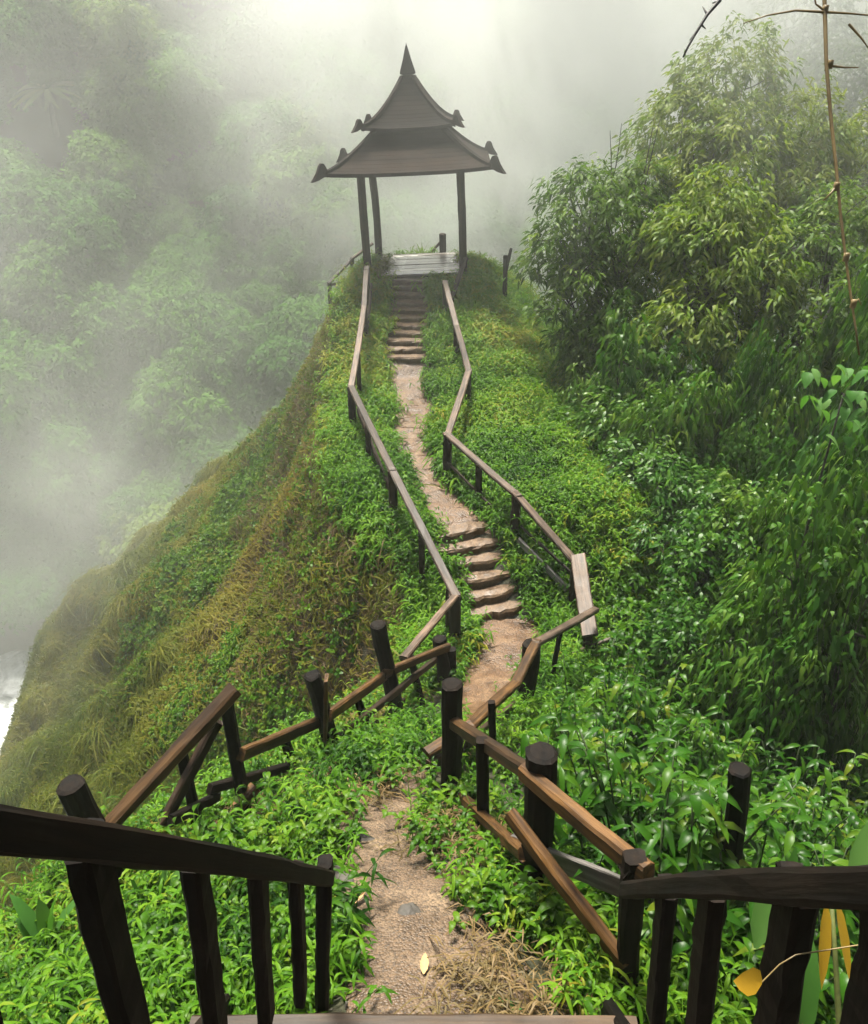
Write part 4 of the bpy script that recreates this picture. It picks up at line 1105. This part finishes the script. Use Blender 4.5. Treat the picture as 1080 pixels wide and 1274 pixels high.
riv = obj('river', fast_mesh('river', np.stack([X.ravel(), Y.ravel(), Zr.ravel()], -1), [np.stack([ii, ii + 1, ii + len(xs) + 1, ii + len(xs)], -1)], m))
tag(riv, kind='structure')
def rock(loc, r, seed, label, cat='rock', parent=None, mat=None):
    g = np.random.default_rng(seed)
    V = []; F = []; nu, nv = 24, 15
    for j in range(nv):
        th = math.pi * j / (nv - 1)
        for i in range(nu):
            a = 2 * math.pi * i / nu
            d = np.array([math.sin(th) * math.cos(a), math.sin(th) * math.sin(a), math.cos(th)])
            q = 1 + 0.35 * float(vnoise(d[0] * 1.7 + seed, d[1] * 1.7 + d[2] * 2.1 + seed)) - 0.15 + 0.5 * float(fbm(d[0] * 5 + seed, d[1] * 5 + d[2] * 6, 3))
            V.append(d * q * np.array(r))
    for j in range(nv - 1):
        for i in range(nu): F.append((j * nu + i, (j + 1) * nu + i, (j + 1) * nu + (i + 1) % nu, j * nu + (i + 1) % nu))
    o = obj('rock', mesh_np('rock', V, F, mat or M_stone, True), None, loc, (0, 0, g.uniform(0, 6)))
    return tag(o, label, cat)
q = hit(-60, 790, 0.0, 15); rock((q[0], q[1], q[2]), (1.0, 0.8, 0.5), 7, 'dark wet boulder on the far bank of the white water', 'boulder', None, M_rock)
# ------------------------------------------------------------------ tree fern on the far hillside
def leaf_obj(name, org, d, L, W, droop, mat, parent, tint=0.5, fold=0.3, twist=0.0):
    V, F, k = leaves(np.array([org], float), unit(np.array([d], float)), L, W, droop, fold, np.array([twist]), True)
    return obj(name, fast_mesh(name, V, F, mat, True, {'tint': np.full(len(V), tint)}), parent)
q = fern_at
tf = thing('tree_fern', 'pale tree fern with a star of fronds on the misty hillside', 'tree fern', tuple(q))
obj('trunk', fast_mesh('trunk', *tube(bend((0, 0, -0.5), (0, 0, 2.4), 5, 0.03), 0.2, 0.13, 7), M_bark), tf)
for k in range(13):
    a = k * 2 * math.pi / 13 + rng.normal(0, 0.1)
    n_ = 26; t = np.linspace(0.08, 1, n_)
    base = np.stack([t * 2.3 * math.cos(a), t * 2.3 * math.sin(a), 3.2 + 0.9 * t - 1.3 * t * t], -1)
    side = np.array([-math.sin(a), math.cos(a), -0.1]); fw = np.array([math.cos(a), math.sin(a), 0])
    tl = np.array([[1, 0, 0], [0, math.cos(.3), -math.sin(.3)], [0, math.sin(.3), math.cos(.3)]]); hub = np.array([0, 0, 2.4])
    base = (base - np.array([0, 0, 3.2])) @ tl.T + hub; side = tl @ side; fw = tl @ fw
    org = np.concatenate([base, base]); d = unit(np.concatenate([np.tile(side + 0.4 * fw, (n_, 1)), np.tile(-side + 0.4 * fw, (n_, 1))]))
    ln_ = np.tile(0.55 * np.sin(np.clip(t * 2.9, 0.25, 2.9)), 2)
    V, F, kk = leaves(org, d, ln_, 0.13, 0.2, 0, np.zeros(2 * n_))
    obj('frond', fast_mesh('frond', V, F, M_tree, False, {'tint': np.full(len(V), 0.8)}), tf)

# ------------------------------------------------------------------ hanging bamboo cane and twigs close to the camera
def px_line(pts, z): return np.array([P(x, y, z) for x, y in pts])
def cane(parent, name, pts, z, r0, r1, mat):
    pts = px_line(pts, z); base = np.array(parent.location)
    V, F = tube(pts - base, r0, r1, 7); return obj(name, fast_mesh(name, V, F, mat), parent)
zc = 2.4
bc = thing('bamboo_cane', 'thin drooping yellow bamboo cane hanging from above beside the forest', 'bamboo', tuple(P(1070, 442, zc)))
main = [(1010, -420), (1018, -250), (1023, -100), (1026, 10), (1028, 80), (1034, 150), (1040, 205), (1046, 270), (1052, 320), (1058, 365), (1064, 405), (1069, 442)]
cane(bc, 'stem', main, zc, 0.0075, 0.003, M_bamboo)
for (x, y) in ((1027, 12), (1033, 80), (1041, 232), (1053, 320), (1062, 378)):
    q = P(x, y, zc) - np.array(bc.location)
    V, F = tube([q - np.array([0, 0, .012]), q, q + np.array([0, 0, .012])], 0.009, 0.009, 7); obj('node', fast_mesh('node', V, F, M_bamboo), bc)
for pts in ([(1026, 15), (990, 13), (955, 19), (925, 29)], [(1026, 15), (1060, 17), (1110, 22)], [(1041, 232), (1034, 240), (1024, 250)], [(1027, 14), (1015, 5), (1010, -30)],
            [(1062, 378), (1068, 372), (1072, 380)], [(1034, 82), (1050, 84), (1068, 84)], [(1056, 30), (1072, 48), (1082, 62)], [(1033, 80), (1026, 88)]):
    cane(bc, 'side_twig', pts, zc, 0.004, 0.0015, M_bamboo)
bt = thing('bare_twig', 'black jointed bare twig hanging into the bright mist', 'twig', tuple(P(851, 70, 1.9)))
cane(bt, 'stem', [(960, -180), (925, -60), (895, 1), (880, 18), (865, 42), (856, 58), (850, 71)], 1.9, 0.006, 0.002, M_twig)
for pts in ([(880, 18), (874, 8)], [(865, 42), (858, 50)], [(872, 30), (878, 36)], [(893, 2), (886, 4)]): cane(bt, 'side_twig', pts, 1.9, 0.003, 0.001, M_twig)

# ------------------------------------------------------------------ large-leaved plants
def px_leaf(parent, name, p0, p1, z0, z1, W, mat, droop=0.15, tint=0.5, twist=0.0):
    a = P(*p0, z0); b = P(*p1, z1); d = b - a; L = float(np.linalg.norm(d))
    d = d + np.array([0, 0, droop * L]); 
    return leaf_obj(name, a - np.array(parent.location), d, L, W, droop, mat, parent, tint, 0.3, twist)
cl = thing('climbing_plant', 'climber with large pale heart shaped leaves below the bamboo cane tip', 'plant', tuple(foot(1060, 560, 8.2)))
for k in range(34):
    x, y = rng.uniform(1005, 1095), rng.uniform(452, 545)
    q = P(x, y, 8.2 + rng.normal(0, .2)); a = rng.uniform(0, 6.28)
    leaf_obj('leaf', q - np.array(cl.location), (math.cos(a), math.sin(a) - 0.7, -0.25), rng.uniform(0.10, 0.17), rng.uniform(0.08, 0.13), 0.7, M_bigleaf, cl, rng.uniform(0.2, 0.9))
g0 = np.array(cl.location)
obj('stem', fast_mesh('stem', *tube(bend((0, 0, -0.2), P(1050, 490, 8.2) - g0, 8, 0.12), 0.03, 0.01, 6), M_bark), cl)
# blade-leaved plants at the lower left, behind the handrail
for (bx, by, z, fans, lab) in ((62, 1190, 3.7, ((-10, 1075, .1), (35, 1080, .1), (70, 1062, .08), (120, 1075, .1), (5, 1120, .08)), 'clump of broad ribbed blades behind the black handrail'),
                               (190, 1150, 3.9, ((262, 1018, .08), (215, 1030, .07), (150, 1060, .08)), 'clump of long green blades below the orange brown rail')):
    q = hit(bx, by, 0.0, 1.5); z = float(q[1] * ct + (EYE - q[2]) * st)
    t = thing('blade_plant', lab, 'plant', tuple(q))
    for (x, y, w) in fans: px_leaf(t, 'leaf', (bx + rng.uniform(-8, 8), by), (x, y), z, z * rng.uniform(0.9, 1.0), w, M_bigleaf, 0.35, rng.uniform(0.3, 0.7), rng.normal(0, .4))
# yellowing plant at the lower right
q = P(1045, 1290, 2.0)
yp = thing('yellowing_plant', 'tall plant with hanging yellow and green blades behind the right stair handrail', 'plant', tuple(q))
for (p0, p1, w, mt, dr) in (((1028, 1120), (1022, 1232), .034, M_yellow, 0.0), ((1040, 1118), (1058, 1225), .036, M_yellow, 0.0), ((1000, 1300), (1012, 1130), .05, M_bigleaf, 0.2), ((1075, 1290), (1090, 1150), .06, M_bigleaf, 0.2),
                            ((940, 1180), (978, 1060), .07, M_bigleaf, 0.05), ((960, 1180), (992, 1045), .06, M_bigleaf, 0.05), ((1060, 1110), (1085, 1010), .05, M_bigleaf, 0.1)):
    px_leaf(yp, 'leaf', p0, p1, 2.0, 2.0, w, mt, dr, rng.uniform(0.3, 0.8), rng.normal(0, 0.3))
cane(yp, 'stem', [(1045, 1290), (1040, 1200), (1034, 1112)], 2.0, 0.008, 0.005, plain_mat('pale_stem', (0.10, 0.12, 0.03), 0.5))
cane(yp, 'stem', [(1045, 1290), (1000, 1280), (950, 1180)], 2.0, 0.008, 0.005, M_bamboo)
dl_ = thing('dangling_leaf', 'single round yellow leaf with green centre on a thin stalk', 'leaf', tuple(P(950, 1215, 1.3)))
V, F, k = leaves(np.array([P(948, 1222, 1.3) - np.array(dl_.location)]), unit(np.array([P(906, 1212, 1.28) - P(948, 1222, 1.3)])), 0.056, 0.044, 0.25, 0.25, np.array([0.9]), True)
obj('blade', fast_mesh('blade', V, F, M_yellow, True, {'tint': np.full(len(V), 0.5)}), dl_)
cane(dl_, 'stalk', [(948, 1222), (970, 1200), (990, 1188), (1080, 1174), (1130, 1165)], 1.3, 0.0012, 0.0012, M_bamboo)

# ------------------------------------------------------------------ things lying on the path
for k, (px, py, L, rz, tn, lab) in enumerate(((137, 0, 0, 0, 0, ''), (434, 1128, .16, 0.9, 0, 'pale split bamboo piece at the left edge of the gravel path'), (527, 1212, .11, 1.5, 0, 'thin straw coloured leaf in the middle of the gravel path'), (612, 1240, .2, -0.5, 2, 'long green fallen leaf where the gravel meets the plank stair'))):
    if L == 0: continue
    q = hit(px, py, 0.05) if py < 1255 else P(px, py, 3.42)
    o = leaf_obj('fallen_leaf', (0, 0, 0), (math.cos(rz), math.sin(rz), 0.05), L, 0.045, 0.02, (M_straw, M_yellow, M_bigleaf)[tn], None, 0.4)
    o.location = tuple(q); tag(o, lab, 'leaf')
for k, (px, py, s, lab) in enumerate(((508, 1145, .07, 'dark flat stone set in the gravel path'), (420, 1105, .11, 'grey stone at the left edge of the gravel path'), (560, 1080, .06, 'small dark stone where the gravel meets the right plants'), (450, 1050, .08, 'grey slab stone across the upper gravel path'), (470, 1068, .05, 'small grey pebble below the slab stone'), (600, 1215, .05, 'small grey pebble near the plank stair'))):
    q = hit(px, py, 0.0); rock((q[0], q[1], q[2]), (s * 1.5, s, s * 0.45), 30 + k, lab, 'stone')
nq = 900
ys_ = rng.uniform(2.1, 5.0, nq); xs_ = path_x(ys_) + rng.uniform(-1, 1, nq) * (path_w(ys_) + 0.12)
pb = np.stack([xs_, ys_, H(xs_, ys_) + 0.022], -1)
cpb = bpy.data.collections.new('pebble_src')
for v in range(3):
    bm_v = unit(rng.normal(0, 1, (14, 3)))
    import bmesh
    bm = bmesh.new(); [bm.verts.new(q * np.array([1, .8, .6])) for q in bm_v]; bmesh.ops.convex_hull(bm, input=bm.verts[:])
    me = bpy.data.meshes.new('pebble'); bm.to_mesh(me); bm.free(); me.materials.append((M_path, M_stone, M_path)[v])
    cpb.objects.link(bpy.data.objects.new('pebble_%d' % v, me))
tag(scatter('gravel', pb, np.tile([0, 0, 1.0], (nq, 1)), 0.0, rng.uniform(0.005, 0.018, nq), np.zeros(nq), cpb), 'loose gravel on the near part of the path', 'gravel', kind='stuff')

# ------------------------------------------------------------------ air: even haze and the waterfall's drifting spray
def box_mesh(name, lo, hi, mat):
    V = [(x, y, z) for x in (lo[0], hi[0]) for y in (lo[1], hi[1]) for z in (lo[2], hi[2])]
    F = [(0, 1, 3, 2), (4, 6, 7, 5), (0, 4, 5, 1), (2, 3, 7, 6), (0, 2, 6, 4), (1, 5, 7, 3)]
    return obj(name, mesh_np(name, V, F, mat))
m, n, l, out = new_mat('haze_air')
pv = n.new('ShaderNodeVolumePrincipled'); pv.inputs['Color'].default_value = (0.94, 0.98, 0.94, 1); pv.inputs['Density'].default_value = 0.002; pv.inputs['Anisotropy'].default_value = 0.45
l.new(pv.outputs[0], out.inputs['Volume'])
tag(box_mesh('haze', (-112, -16, -28), (112, 132, 36), m), 'thin pale haze through the whole valley', 'haze', kind='stuff')
m, n, l, out = new_mat('spray_mist')
geo = n.new('ShaderNodeTexCoord')
def vm(op, a, b=None, **k):
    q = n.new('ShaderNodeMath'); q.operation = op
    for i, v in enumerate((a, b)):
        if v is None: continue
        if isinstance(v, (int, float)): q.inputs[i].default_value = v
        else: l.new(v, q.inputs[i])
    q.use_clamp = k.get('clamp', False)
    return q.outputs[0]
sep = n.new('ShaderNodeSeparateXYZ'); l.new(geo.outputs['Object'], sep.inputs[0])
x_, y_, z_ = sep.outputs
mp = n.new('ShaderNodeMapping'); mp.inputs['Scale'].default_value = (0.15, 0.12, 0.10); mp.inputs['Rotation'].default_value = (0, math.radians(35), 0)
l.new(geo.outputs['Object'], mp.inputs[0])
nz = n.new('ShaderNodeTexNoise'); nz.inputs['Scale'].default_value = 1.0; nz.inputs['Detail'].default_value = 4; nz.inputs['Roughness'].default_value = 0.6; nz.inputs['Distortion'].default_value = 1.0
l.new(mp.outputs[0], nz.inputs['Vector'])
wisp = n.new('ShaderNodeMapRange'); wisp.inputs[1].default_value = 0.43; wisp.inputs[2].default_value = 0.78; l.new(nz.outputs['Fac'], wisp.inputs[0])
def gauss(cx, cy, cz, rx, ry, rz):
    a = vm('POWER', vm('DIVIDE', vm('SUBTRACT', x_, cx), rx), 2.0); b = vm('POWER', vm('DIVIDE', vm('SUBTRACT', y_, cy), ry), 2.0); c = vm('POWER', vm('DIVIDE', vm('SUBTRACT', z_, cz), rz), 2.0)
    return vm('POWER', 2.718, vm('MULTIPLY', vm('ADD', vm('ADD', a, b), c), -1.0))
core = gauss(6, 32, 14, 8.5, 8, 11)
side = gauss(-11, 22, -3, 9, 8, 11)
veil = gauss(4, 16, 10, 7, 4, 5)
flankm = gauss(-12, 17, -1, 5, 6, 9)
den = vm('ADD', vm('ADD', vm('MULTIPLY', veil, 0.018), vm('MULTIPLY', flankm, 0.05)), vm('ADD', vm('MULTIPLY', core, 0.36), vm('MULTIPLY', side, 0.018)))
# thin out towards the box's faces
edge = vm('MULTIPLY', vm('MULTIPLY', vm('DIVIDE', vm('ADD', x_, 34.0), 8.0, clamp=True), vm('DIVIDE', vm('SUBTRACT', 26.0, x_), 8.0, clamp=True)),
          vm('MULTIPLY', vm('DIVIDE', vm('SUBTRACT', y_, 9.0), 6.0, clamp=True), vm('DIVIDE', vm('SUBTRACT', 34.0, z_), 8.0, clamp=True)))
den = vm('MULTIPLY', vm('MULTIPLY', den, edge), vm('ADD', 0.02, vm('MULTIPLY', wisp.outputs[0], 2.4)))
pv = n.new('ShaderNodeVolumePrincipled'); pv.inputs['Color'].default_value = (0.965, 0.985, 0.965, 1); pv.inputs['Anisotropy'].default_value = 0.45
l.new(den, pv.inputs['Density']); l.new(pv.outputs[0], out.inputs['Volume'])
tag(box_mesh('mist', (-34, 9, -16.5), (26, 52, 34), m), 'drifting waterfall spray rising behind the pavilion and over the left valley', 'mist', kind='stuff')
SC.cycles.volume_step_rate = 1.0
